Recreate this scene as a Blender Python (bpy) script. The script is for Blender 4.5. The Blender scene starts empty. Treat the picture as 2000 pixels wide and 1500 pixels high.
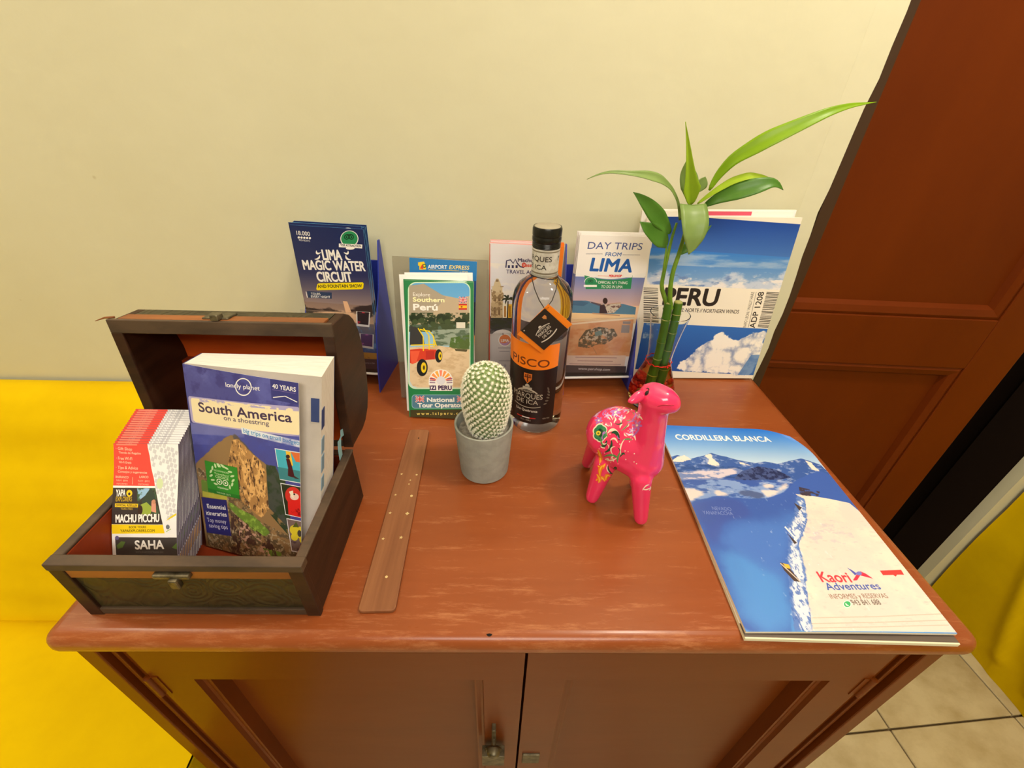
import bpy, math, random
import numpy as np
from mathutils import Vector, Matrix, Euler

# ------------------------------------------------------------------ camera, world, lights, exposure
SC = bpy.context.scene
COL = SC.collection
TZ = 0.80                      # height of the cabinet top above the floor; everything below is written from the cabinet top
R_ = math.radians
F_PX = 836.5                   # focal length for a picture 2000 wide

def setup_camera():
    cam = bpy.data.cameras.new('camera')
    cam.sensor_fit = 'HORIZONTAL'; cam.sensor_width = 36.0; cam.lens = F_PX / 2000 * 36.0
    cam.clip_start = 0.02
    ob = bpy.data.objects.new('camera', cam); COL.objects.link(ob)
    rt = Vector((0.999635, -0.008129, 0.025768)); dn = Vector((0.016894, -0.556229, -0.830857)); fw = Vector((0.021087, 0.830989, -0.555888))
    m = Matrix((rt, -dn, -fw)).transposed().to_4x4()
    m.translation = Vector((0, 0, 0.4258))
    ob.matrix_world = m
    SC.camera = ob

def lamp(name, loc, target, size, power, col, shape='DISK', sy=None, spread=180):
    l = bpy.data.lights.new(name, 'AREA'); l.shape = shape; l.size = size
    if sy: l.size_y = sy
    l.energy = power; l.color = col; l.spread = R_(spread)
    o = bpy.data.objects.new(name, l); COL.objects.link(o)
    o.location = loc
    d = Vector(target) - Vector(loc)
    o.rotation_euler = d.to_track_quat('-Z', 'Y').to_euler()
    return o

def bulb(name, loc, r, power, col):
    l = bpy.data.lights.new(name, 'POINT'); l.shadow_soft_size = r; l.energy = power; l.color = col
    o = bpy.data.objects.new(name, l); COL.objects.link(o); o.location = loc
    return o

setup_camera()
W = bpy.data.worlds.new('world'); SC.world = W; W.use_nodes = True
W.node_tree.nodes['Background'].inputs[0].default_value = (1.0, 0.9, 0.75, 1)
W.node_tree.nodes['Background'].inputs[1].default_value = 0.05
WARM = (1.0, 0.87, 0.71)
bulb('bulb_right', (0.56, 0.32, 1.28), 0.07, 33.0, WARM)
bulb('bulb_left', (-1.45, 0.42, 1.30), 0.08, 25.0, WARM)
lamp('ceiling_lamp', (0.15, -1.25, 1.50), (0.0, 0.10, -0.1), 1.3, 34.0, (1.0, 0.94, 0.84), 'RECTANGLE', 0.5)
SC.view_settings.view_transform = 'Standard'; SC.view_settings.look = 'None'
SC.view_settings.gamma = 1.0; SC.view_settings.use_curve_mapping = False
SC.view_settings.exposure = -0.2
SC.cycles.max_bounces = 14; SC.cycles.transmission_bounces = 12; SC.cycles.transparent_max_bounces = 12
SC.cycles.sample_clamp_indirect = 4.0

# ------------------------------------------------------------------ colour and materials
def lin(c):
    c = c / 255.0
    return c / 12.92 if c <= 0.04045 else ((c + 0.055) / 1.055) ** 2.4
def C(r, g, b): return (lin(r), lin(g), lin(b), 1.0)

def mat(name, col, rough=0.5, metal=0.0, spec=0.5, col2=None, nscale=20, stretch=(1, 1, 1), nfac=(0.4, 0.65), bump=0.0, bscale=60, trans=0.0, ior=1.45, coat=0.0, sheen=0.0, alpha=1.0):
    m = bpy.data.materials.new(name); m.use_nodes = True
    nt = m.node_tree; b = nt.nodes['Principled BSDF']
    b.inputs['Base Color'].default_value = C(*col); b.inputs['Roughness'].default_value = rough
    b.inputs['Metallic'].default_value = metal; b.inputs['Specular IOR Level'].default_value = spec
    b.inputs['Transmission Weight'].default_value = trans; b.inputs['IOR'].default_value = ior
    b.inputs['Coat Weight'].default_value = coat; b.inputs['Sheen Weight'].default_value = sheen
    b.inputs['Alpha'].default_value = alpha
    if col2 or bump:
        tc = nt.nodes.new('ShaderNodeTexCoord'); mp = nt.nodes.new('ShaderNodeMapping')
        mp.inputs['Scale'].default_value = stretch
        nt.links.new(tc.outputs['Object'], mp.inputs['Vector'])
    if col2:
        n = nt.nodes.new('ShaderNodeTexNoise'); n.inputs['Scale'].default_value = nscale; n.inputs['Detail'].default_value = 6
        n.inputs['Roughness'].default_value = 0.6
        nt.links.new(mp.outputs['Vector'], n.inputs['Vector'])
        r = nt.nodes.new('ShaderNodeValToRGB')
        r.color_ramp.elements[0].position = nfac[0]; r.color_ramp.elements[1].position = nfac[1]
        r.color_ramp.elements[0].color = C(*col); r.color_ramp.elements[1].color = C(*col2)
        nt.links.new(n.outputs['Fac'], r.inputs['Fac']); nt.links.new(r.outputs['Color'], b.inputs['Base Color'])
    if bump:
        n2 = nt.nodes.new('ShaderNodeTexNoise'); n2.inputs['Scale'].default_value = bscale; n2.inputs['Detail'].default_value = 4
        nt.links.new(mp.outputs['Vector'], n2.inputs['Vector'])
        bp = nt.nodes.new('ShaderNodeBump'); bp.inputs['Strength'].default_value = bump; bp.inputs['Distance'].default_value = 0.002
        nt.links.new(n2.outputs['Fac'], bp.inputs['Height']); nt.links.new(bp.outputs['Normal'], b.inputs['Normal'])
    return m

def img_mat(name, cv, rough=0.35, spec=0.5, coat=0.0):
    m = bpy.data.materials.new(name); m.use_nodes = True
    nt = m.node_tree; b = nt.nodes['Principled BSDF']
    b.inputs['Roughness'].default_value = rough; b.inputs['Specular IOR Level'].default_value = spec
    b.inputs['Coat Weight'].default_value = coat
    t = nt.nodes.new('ShaderNodeTexImage'); t.image = cv.image(name); t.extension = 'EXTEND'
    nt.links.new(t.outputs['Color'], b.inputs['Base Color'])
    return m

# ------------------------------------------------------------------ printed artwork: a small painter (flat print only)
_cu = bpy.data.curves.new('glyphs', 'FONT'); _cu.resolution_u = 4
_tob = bpy.data.objects.new('glyphs', _cu)
_tc = {}
def glyphs(s, bold):
    k = (s, bold)
    if k not in _tc:
        _cu.body = s; _cu.offset = bold
        me = _tob.to_mesh(); me.calc_loop_triangles()
        v = np.array([p.co[:2] for p in me.vertices]) if len(me.vertices) else np.zeros((0, 2))
        t = np.array([x.vertices[:] for x in me.loop_triangles]) if len(me.loop_triangles) else np.zeros((0, 3), int)
        _tob.to_mesh_clear(); _tc[k] = (v, t)
    return _tc[k]
CAP = float(glyphs('H', 0.0)[0][:, 1].max())

def fbm(h, w, cell, seed, octaves=5, stretch=1.0, gain=0.5):
    rs = np.random.RandomState(seed); out = np.zeros((h, w), np.float32); a = 1.0; tot = 0.0
    cy, cx = float(cell), float(cell) * stretch
    for _ in range(octaves):
        gy, gx = int(h / cy) + 3, int(w / cx) + 3
        g = rs.rand(gy, gx).astype(np.float32)
        y = np.arange(h) / cy; x = np.arange(w) / cx
        y0 = y.astype(int); x0 = x.astype(int); fy = y - y0; fx = x - x0
        fy = fy * fy * (3 - 2 * fy); fx = fx * fx * (3 - 2 * fx)
        A = g[y0][:, x0]; B = g[y0][:, x0 + 1]; D = g[y0 + 1][:, x0]; E = g[y0 + 1][:, x0 + 1]
        out += a * ((A * (1 - fx) + B * fx) * (1 - fy)[:, None] + (D * (1 - fx) + E * fx) * fy[:, None])
        tot += a; a *= gain; cy = max(cy / 2, 1.01); cx = max(cx / 2, 1.01)
    return out / tot
def sstep(a, b, x):
    t = np.clip((x - a) / (b - a), 0, 1); return t * t * (3 - 2 * t)

class Cv:
    def __init__(s, w, h, ppm, base=(255, 255, 255), quad=None, crop=(0, 0, 1)):
        s.w, s.h, s.p = w, h, ppm
        s.W, s.H = int(round(w * ppm)), int(round(h * ppm))
        s.im = np.ones((s.H, s.W, 3), np.float32) * (np.array(base, np.float32) / 255)
        s.crop = crop; s.Hm = None
        if quad:
            A = []; B = []
            for (x, y), (u, v) in zip(quad, ((0, 0), (w, 0), (w, h), (0, h))):
                A += [[x, y, 1, 0, 0, 0, -u * x, -u * y], [0, 0, 0, x, y, 1, -v * x, -v * y]]; B += [u, v]
            s.Hm = np.append(np.linalg.solve(np.array(A, float), np.array(B, float)), 1).reshape(3, 3)
    def m(s, p):                                   # design coordinates -> millimetres on the sheet
        if s.Hm is None: return np.array(p, float)
        x = s.crop[0] + p[0] / s.crop[2]; y = s.crop[1] + p[1] / s.crop[2]
        q = s.Hm @ np.array([x, y, 1.0]); return q[:2] / q[2]
    def mm(s): s._k = s.Hm; s.Hm = None
    def px(s): s.Hm = s._k
    def _mask(s, P, ss=2):
        P = np.asarray(P, float) * s.p
        x0 = max(int(P[:, 0].min()) - 1, 0); x1 = min(int(P[:, 0].max()) + 2, s.W); y0 = max(int(P[:, 1].min()) - 1, 0); y1 = min(int(P[:, 1].max()) + 2, s.H)
        if x1 <= x0 or y1 <= y0: return None
        X = (x0 + (np.arange((x1 - x0) * ss) + .5) / ss)[None, :]; Y = (y0 + (np.arange((y1 - y0) * ss) + .5) / ss)[:, None]
        M = np.zeros((Y.shape[0], X.shape[1]), bool)
        n = len(P)
        for i in range(n):
            a = P[i]; b = P[(i + 1) % n]
            if a[1] == b[1]: continue
            c = ((a[1] <= Y) != (b[1] <= Y))
            xi = a[0] + (Y - a[1]) * (b[0] - a[0]) / (b[1] - a[1])
            M ^= c & (X < xi)
        M = M.reshape(y1 - y0, ss, x1 - x0, ss).mean((1, 3))
        return x0, x1, y0, y1, M.astype(np.float32)
    def _blend(s, r, col, a=1.0):
        if r is None: return
        x0, x1, y0, y1, M = r
        M = (M * a)[..., None]; c = np.asarray(col, np.float32) / 255
        s.im[y0:y1, x0:x1] = s.im[y0:y1, x0:x1] * (1 - M) + c * M
    def poly(s, pts, col, a=1.0): s._blend(s._mask([s.m(p) for p in pts]), col, a)
    def rect(s, x0, y0, x1, y1, col, r=0, a=1.0): s.poly(s.rpts(x0, y0, x1, y1, r), col, a)
    def rpts(s, x0, y0, x1, y1, r=0):
        if not r: return [(x0, y0), (x1, y0), (x1, y1), (x0, y1)]
        o = []
        for cx, cy, a0 in ((x1 - r, y0 + r, -90), (x1 - r, y1 - r, 0), (x0 + r, y1 - r, 90), (x0 + r, y0 + r, 180)):
            o += [(cx + r * math.cos(R_(a0 + k * 15)), cy + r * math.sin(R_(a0 + k * 15))) for k in range(7)]
        return o
    def ell(s, cx, cy, rx, ry=None, col=(0, 0, 0), a=1.0, t0=0, t1=360, rot=0):
        ry = rx if ry is None else ry; n = 28
        c_, s_ = math.cos(R_(rot)), math.sin(R_(rot)); o = []
        for k in range(n + (t1 - t0 < 360)):
            t = R_(t0 + (t1 - t0) * k / n); x, y = rx * math.cos(t), ry * math.sin(t)
            o.append((cx + x * c_ - y * s_, cy + x * s_ + y * c_))
        s.poly(o, col, a)
    def ring(s, cx, cy, rx, ry, w, col, t0=0, t1=360):
        n = 36; s.line([(cx + rx * math.cos(R_(t0 + (t1 - t0) * k / n)), cy + ry * math.sin(R_(t0 + (t1 - t0) * k / n))) for k in range(n + 1)], w, col)
    def line(s, pts, w, col, a=1.0, taper=False):
        P = [np.array(p, float) for p in pts]; L = []; Rr = []
        for i, p in enumerate(P):
            d = P[min(i + 1, len(P) - 1)] - P[max(i - 1, 0)]; d = d / (np.linalg.norm(d) + 1e-9); n = np.array([-d[1], d[0]])
            ww = w / 2 * (math.sin(math.pi * (0.08 + 0.84 * i / (len(P) - 1))) if taper else 1)
            L.append(p + n * ww); Rr.append(p - n * ww)
        s.poly(L + Rr[::-1], col, a)
    def curve(s, a, b, c, w, col, taper=True, n=12):            # quadratic stroke
        a, b, c = map(lambda q: np.array(q, float), (a, b, c))
        s.line([(1 - t) ** 2 * a + 2 * t * (1 - t) * b + t * t * c for t in np.linspace(0, 1, n)], w, col, taper=taper)
    def grad(s, pts, c0, c1, axis=1):
        P = np.array([s.m(p) for p in pts]); r = s._mask(P)
        if r is None: return
        x0, x1, y0, y1, M = r
        t = np.linspace(0, 1, y1 - y0)[:, None, None] if axis == 1 else np.linspace(0, 1, x1 - x0)[None, :, None]
        c = (np.array(c0, np.float32) * (1 - t) + np.array(c1, np.float32) * t)
        s._blend(r, np.broadcast_to(c, (y1 - y0, x1 - x0, 3)))
    def noise(s, pts, col, cell, seed, lo=.45, hi=.6, stretch=1.0, a=1.0, fade=0, octv=6, gain=.6):
        r = s._mask(np.array([s.m(p) for p in pts]))
        if r is None: return
        x0, x1, y0, y1, M = r
        N = fbm(y1 - y0, x1 - x0, cell * s.p, seed, octv, stretch, gain)
        if fade: N = N + fade * (np.linspace(-.5, .5, y1 - y0)[:, None])
        s._blend((x0, x1, y0, y1, M * sstep(lo, hi, N)), col, a)
    def txt(s, body, p0, p1, h, col, bold=0.0, shear=0.0, a=1.0):
        v, t = glyphs(body, 0.0)
        if not len(v): return
        P0, P1 = s.m(p0), s.m(p1); up = s.m((p0[0], p0[1] - h)) - P0
        hm = np.linalg.norm(up); ex = P1 - P0; wd = np.linalg.norm(ex); ex = ex / wd; ey = np.array([ex[1], -ex[0]])
        xm, xM = v[:, 0].min(), v[:, 0].max(); sx = wd / (xM - xm); sy = hm / CAP
        xx = (v[:, 0] - xm) * sx + shear * v[:, 1] * sy; yy = v[:, 1] * sy
        Q = (P0[None] + xx[:, None] * ex + yy[:, None] * ey) * s.p
        ss = 3; pd = int(math.ceil(bold * sy * s.p)) + 2
        x0 = max(int(Q[:, 0].min()) - pd, 0); x1 = min(int(Q[:, 0].max()) + pd + 1, s.W); y0 = max(int(Q[:, 1].min()) - pd, 0); y1 = min(int(Q[:, 1].max()) + pd + 1, s.H)
        if x1 <= x0 or y1 <= y0: return
        Hh, Ww = (y1 - y0) * ss, (x1 - x0) * ss; M = np.zeros((Hh, Ww), bool)
        Q = (Q - np.array([x0, y0])) * ss
        for i, j, k in t:
            A, B, D = Q[i], Q[j], Q[k]
            lx = max(int(min(A[0], B[0], D[0])), 0); hx = min(int(max(A[0], B[0], D[0])) + 2, Ww)
            ly = max(int(min(A[1], B[1], D[1])), 0); hy = min(int(max(A[1], B[1], D[1])) + 2, Hh)
            if hx <= lx or hy <= ly: continue
            X = np.arange(lx, hx)[None] + .5; Y = np.arange(ly, hy)[:, None] + .5
            e1 = (B[0] - A[0]) * (Y - A[1]) - (B[1] - A[1]) * (X - A[0]); e2 = (D[0] - B[0]) * (Y - B[1]) - (D[1] - B[1]) * (X - B[0]); e3 = (A[0] - D[0]) * (Y - D[1]) - (A[1] - D[1]) * (X - D[0])
            M[ly:hy, lx:hx] |= ((e1 >= 0) & (e2 >= 0) & (e3 >= 0)) | ((e1 <= 0) & (e2 <= 0) & (e3 <= 0))
        r = bold * sy * s.p * ss; k = int(round(r))
        if k > 0:
            B = M.copy()
            for ang in range(0, 360, 45 if k < 3 else 30):
                dx, dy = int(round(k * math.cos(R_(ang)))), int(round(k * math.sin(R_(ang))))
                B |= np.roll(np.roll(M, dx, 1), dy, 0)
            M = B
        s._blend((x0, x1, y0, y1, M.reshape(y1 - y0, ss, x1 - x0, ss).mean((1, 3)).astype(np.float32)), col, a)
    def rough(s, pts, col, cell, seed, amp=.8, soft=.18, a=1.0, stretch=1.0, blur=1.0):
        """a patch whose outline is broken up like foliage, cloud or rock"""
        P = np.array([s.m(p) for p in pts]); pad = cell * 1.2
        c = P.mean(0); bx = np.array([[P[:, 0].min() - pad, P[:, 1].min() - pad], [P[:, 0].max() + pad, P[:, 1].max() + pad]])
        x0, y0 = max(int(bx[0, 0] * s.p), 0), max(int(bx[0, 1] * s.p), 0); x1, y1 = min(int(bx[1, 0] * s.p) + 1, s.W), min(int(bx[1, 1] * s.p) + 1, s.H)
        if x1 - x0 < 2 or y1 - y0 < 2: return
        M = np.zeros((s.H, s.W), np.float32); r = s._mask(P, 1)
        if r is None: return
        M[r[2]:r[3], r[0]:r[1]] = r[4]; M = M[y0:y1, x0:x1]; k = max(1, int(cell * s.p * .45 * blur))
        for ax in (0, 1):
            for _ in range(2):
                pw = [(0, 0), (0, 0)]; pw[ax] = (k + 1, k); cs = np.cumsum(np.pad(M, pw, mode='edge'), axis=ax)
                n = M.shape[ax]; M = (np.take(cs, range(2 * k + 1, 2 * k + 1 + n), ax) - np.take(cs, range(0, n), ax)) / (2 * k + 1)
        N = fbm(y1 - y0, x1 - x0, max(cell * s.p, 2), seed, 6, stretch, .6)
        s._blend((x0, x1, y0, y1, sstep(.5 - soft, .5 + soft, M + (N - .5) * amp)), col, a)
    def billow(s, pts, dark, light, cell, seed, mcell=8, amp=.9, soft=.15, lo=.0, hi=.55, fade=0.0):
        P = np.array([s.m(p) for p in pts]); keep = s.im.copy(); s.rough(pts, (255, 255, 255), mcell, seed, amp, soft)
        N = np.zeros((s.H, s.W), np.float32); a = 1.0; tot = 0
        for k in range(5): N += a * np.abs(2 * fbm(s.H, s.W, max(2, cell * s.p / 2 ** k), seed + k, 1) - 1); tot += a; a *= .55
        N = sstep(lo, hi, N / tot + fade * (np.arange(s.H)[:, None] / s.H - .8)); x0, y0 = (P.min(0) * s.p).astype(int); x1, y1 = (P.max(0) * s.p).astype(int)
        base = np.array(dark, np.float32) / 255 * (1 - N[..., None]) + np.array(light, np.float32) / 255 * N[..., None]
        den = np.maximum(1 - keep.mean(-1), .02); M = np.clip((s.im.mean(-1) - keep.mean(-1)) / den, 0, 1)[..., None]
        s.im = keep * (1 - M) + base * M
    def image(s, name):
        im = bpy.data.images.new(name, s.W, s.H, alpha=False)
        px = np.ones((s.H, s.W, 4), np.float32); px[..., :3] = np.clip(s.im[::-1], 0, 1)
        im.pixels.foreach_set(px.ravel()); im.update(); im.pack()
        return im

# ------------------------------------------------------------------ mesh building
class MB:
    def __init__(s): s.v = []; s.f = []; s.mi = []; s.uv = []
    def add(s, vs, fs, mi=0, uvs=None):
        o = len(s.v); s.v += [tuple(map(float, p)) for p in vs]
        for k, f in enumerate(fs):
            s.f.append([o + i for i in f]); s.mi.append(mi)
            s.uv.append([uvs[i] for i in f] if uvs else None)
        return s
    def box(s, x0, x1, y0, y1, z0, z1, mi=0):
        return s.add([(x, y, z) for z in (z0, z1) for y in (y0, y1) for x in (x0, x1)], [(0, 2, 3, 1), (4, 5, 7, 6), (0, 1, 5, 4), (2, 6, 7, 3), (0, 4, 6, 2), (1, 3, 7, 5)], mi)
    def lathe(s, prof, n=32, c=(0, 0, 0), mi=0, cap0=True, cap1=True):
        vs = []; fs = []
        for r, z in prof:
            for k in range(n):
                a = 2 * math.pi * k / n; vs.append((c[0] + r * math.cos(a), c[1] + r * math.sin(a), c[2] + z))
        for i in range(len(prof) - 1):
            for k in range(n):
                k2 = (k + 1) % n; fs.append((i * n + k, i * n + k2, (i + 1) * n + k2, (i + 1) * n + k))
        if cap0: fs.append(tuple(range(n - 1, -1, -1)))
        if cap1: fs.append(tuple((len(prof) - 1) * n + k for k in range(n)))
        return s.add(vs, fs, mi)
    def tube(s, path, rad, n=10, mi=0, caps=True):
        P = [Vector(p) for p in path]; rad = rad if hasattr(rad, '__len__') else [rad] * len(P)
        vs = []; fs = []; ref = Vector((0.31, 0.2, 0.93)).normalized()
        for i, p in enumerate(P):
            d = (P[min(i + 1, len(P) - 1)] - P[max(i - 1, 0)]).normalized()
            if abs(d.dot(ref)) > .95: ref = Vector((0.9, 0.3, -0.2)).normalized()
            a = d.cross(ref).normalized(); b = d.cross(a).normalized(); ref = a.cross(d).normalized() if False else ref
            for k in range(n):
                t = 2 * math.pi * k / n; vs.append(p + (a * math.cos(t) + b * math.sin(t)) * rad[i])
        for i in range(len(P) - 1):
            for k in range(n):
                k2 = (k + 1) % n; fs.append((i * n + k, i * n + k2, (i + 1) * n + k2, (i + 1) * n + k))
        if caps: fs.append(tuple(range(n - 1, -1, -1))); fs.append(tuple((len(P) - 1) * n + k for k in range(n)))
        return s.add(vs, fs, mi)
    def prism(s, poly, t0, t1, plane='yz', mi=0):               # polygon extruded along the third axis
        def P(a, b, t): return {'yz': (t, a, b), 'xz': (a, t, b), 'xy': (a, b, t)}[plane]
        n = len(poly); vs = [P(a, b, t0) for a, b in poly] + [P(a, b, t1) for a, b in poly]
        fs = [tuple(range(n - 1, -1, -1)), tuple(range(n, 2 * n))] + [(i, (i + 1) % n, n + (i + 1) % n, n + i) for i in range(n)]
        return s.add(vs, fs, mi)
    def grid(s, fn, nu, nv, mi=0, uv=True):                      # fn(u, v) -> point, u and v in 0..1
        vs = []; us = []
        for j in range(nv + 1):
            for i in range(nu + 1):
                u, v = i / nu, j / nv; vs.append(fn(u, v)); us.append((u, v))
        fs = [(j * (nu + 1) + i, j * (nu + 1) + i + 1, (j + 1) * (nu + 1) + i + 1, (j + 1) * (nu + 1) + i) for j in range(nv) for i in range(nu)]
        return s.add(vs, fs, mi, us if uv else None)
    def ball(s, c, r, n=12, m=8, mi=0, sc=(1, 1, 1)):
        prof = [(max(math.sin(math.pi * i / m), 1e-3) * r, -math.cos(math.pi * i / m) * r) for i in range(m + 1)]
        o = MB().lathe(prof, n); return s.add([(c[0] + x * sc[0], c[1] + y * sc[1], c[2] + z * sc[2]) for x, y, z in o.v], o.f, mi)
    def mesh(s, name, mats, smooth=None, origin=(0, 0, 0)):
        me = bpy.data.meshes.new(name)
        me.from_pydata([(p[0] - origin[0], p[1] - origin[1], p[2] - origin[2]) for p in s.v], [], s.f)
        for m in (mats if isinstance(mats, (list, tuple)) else [mats]): me.materials.append(m)
        me.polygons.foreach_set('material_index', s.mi)
        if any(u is not None for u in s.uv):
            L = me.uv_layers.new(name='UVMap'); k = 0
            for f, u in zip(s.f, s.uv):
                for i in range(len(f)):
                    if u is not None: L.data[k].uv = u[i]
                    k += 1
        me.validate(); me.update()
        if smooth is not None:
            me.polygons.foreach_set('use_smooth', [True] * len(me.polygons)); me.set_sharp_from_angle(angle=R_(smooth))
        return me

def put(name, me, parent=None, loc=None, rot=None, bevel=None, seg=2):
    o = bpy.data.objects.new(name, me); COL.objects.link(o)
    if parent: o.parent = parent
    if loc is not None: o.location = loc
    if rot is not None: o.rotation_euler = rot
    if bevel:
        b = o.modifiers.new('bevel', 'BEVEL'); b.width = bevel; b.segments = seg; b.limit_method = 'ANGLE'; b.angle_limit = R_(40)
        b.harden_normals = False
    return o
def part(name, mb, mats, parent, smooth=None, bevel=None, seg=2, world=True, label=None):
    """a part whose points are written in scene coordinates (its thing is not rotated) or, with world=False, in the thing's own"""
    o = put(name, mb.mesh(name, mats, smooth, tuple(_org(parent)) if world else (0, 0, 0)), parent, bevel=bevel, seg=seg)
    if label: o['label'] = label
    return o
def _org(p):
    v = Vector((0, 0, 0))
    while p is not None: v += p.location; p = p.parent
    return v
def thing(name, loc, label, cat, group=None, rot=None):
    o = bpy.data.objects.new(name, None); o.empty_display_size = 0.03; COL.objects.link(o); o.location = loc
    if rot is not None: o.rotation_euler = rot
    return tag(o, label, cat, group)
def tag(o, label, cat, group=None):
    o['label'] = label; o['category'] = cat
    if group: o['group'] = group
    return o
def struct(name, mb, mats, **k):
    o = put(name, mb.mesh(name, mats, k.pop('smooth', None)), **k); o['kind'] = 'structure'; return o
def stuff(o): o['kind'] = 'stuff'; return o
def pose(yaw, lean, roll):
    """columns: along the sheet's width, its back direction, up the sheet"""
    a, b, g = R_(yaw), R_(lean), R_(roll)
    ax = Vector((math.cos(a), math.sin(a), 0)); n = Vector((-math.sin(a), math.cos(a), 0)); up = math.cos(b) * Vector((0, 0, 1)) + math.sin(b) * n
    u = math.cos(g) * ax + math.sin(g) * up; v = -math.sin(g) * ax + math.cos(g) * up
    return Matrix((u, v.cross(u), v)).transposed().to_euler()
def sheet_mesh(name, w, h, t, front, edge, bend=None, nx=1, nz=1, back=None):
    """a leaflet standing on its bottom edge: printed front at -y, thickness t, own coordinates"""
    f = bend or (lambda x, z: 0.0); mb = MB()
    def P(u, v, d): x = (u - .5) * w; z = v * h; return (x, f(x, z) + d, z)
    mb.grid(lambda u, v: P(u, v, 0), nx, nz, 0)
    o = MB().grid(lambda u, v: P(u, v, t), nx, nz, 1); mb.add(o.v, [x[::-1] for x in o.f], 2 if back else 1, [(1 - u, v) for j in range(nz + 1) for u, v in [(i / nx, j / nz) for i in range(nx + 1)]])
    n = (nx + 1) * (nz + 1)
    ring = [i for i in range(nx + 1)] + [j * (nx + 1) + nx for j in range(1, nz + 1)] + [nz * (nx + 1) + i for i in range(nx - 1, -1, -1)] + [j * (nx + 1) for j in range(nz - 1, 0, -1)]
    mb.f += [[a, a + n, b + n, b] for a, b in zip(ring, ring[1:] + ring[:1])]; mb.mi += [1] * len(ring); mb.uv += [None] * len(ring)
    return mb.mesh(name, [front, edge] + ([back] if back else []), 30 if bend else None)

# ------------------------------------------------------------------ materials of the place
def wall_mat():
    m = mat('cream_plaster', (216, 214, 186), 0.75, spec=0.25, col2=(211, 208, 178), nscale=2.2, nfac=(.35, .7), bump=0.35, bscale=28)
    nt = m.node_tree; b = nt.nodes['Principled BSDF']
    # a few small pits and flecks in the paint
    tc = nt.nodes.new('ShaderNodeTexCoord'); v = nt.nodes.new('ShaderNodeTexVoronoi'); v.inputs['Scale'].default_value = 9
    nt.links.new(tc.outputs['Object'], v.inputs['Vector'])
    r = nt.nodes.new('ShaderNodeValToRGB'); r.color_ramp.elements[0].position = 0.012; r.color_ramp.elements[1].position = 0.03
    r.color_ramp.elements[0].color = (1, 1, 1, 1); r.color_ramp.elements[1].color = (0, 0, 0, 1)
    nt.links.new(v.outputs['Distance'], r.inputs['Fac'])
    mx = nt.nodes.new('ShaderNodeMix'); mx.data_type = 'RGBA'; mx.inputs[7].default_value = C(200, 194, 160)
    src = b.inputs['Base Color'].links[0].from_socket
    nt.links.new(r.outputs['Color'], mx.inputs[0]); nt.links.new(src, mx.inputs[6]); nt.links.new(mx.outputs[2], b.inputs['Base Color'])
    return m
M_WALL = wall_mat()
M_CEIL = mat('white_ceiling_paint', (238, 232, 218), 0.8)
M_DARK = mat('near_black_recess_shade', (34, 24, 18), 0.9, spec=0.1)  # near-black base colour carries the darkness of the room beyond the door
M_FRAME = mat('dark_brown_door_frame', (66, 46, 30), 0.55, spec=0.3, col2=(52, 35, 22), nscale=12, stretch=(1, 1, .2))
M_DOOR = mat('red_brown_door_paint', (102, 42, 4), 0.5, spec=0.15, col2=(94, 37, 3), nscale=5, stretch=(1, 1, .3))
M_TILE = mat('beige_marbled_tile', (206, 192, 152), 0.32, spec=0.5, col2=(178, 160, 118), nscale=9, stretch=(1, 1.4, 1), nfac=(.38, .66))
M_GROUT = mat('brown_grout', (104, 84, 56), 0.85)
M_CLOTH = mat('yellow_cotton_cloth', (226, 192, 0), 0.85, spec=0.1, col2=(217, 182, 0), nscale=5, bump=0.25, bscale=7, sheen=0.0)

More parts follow.
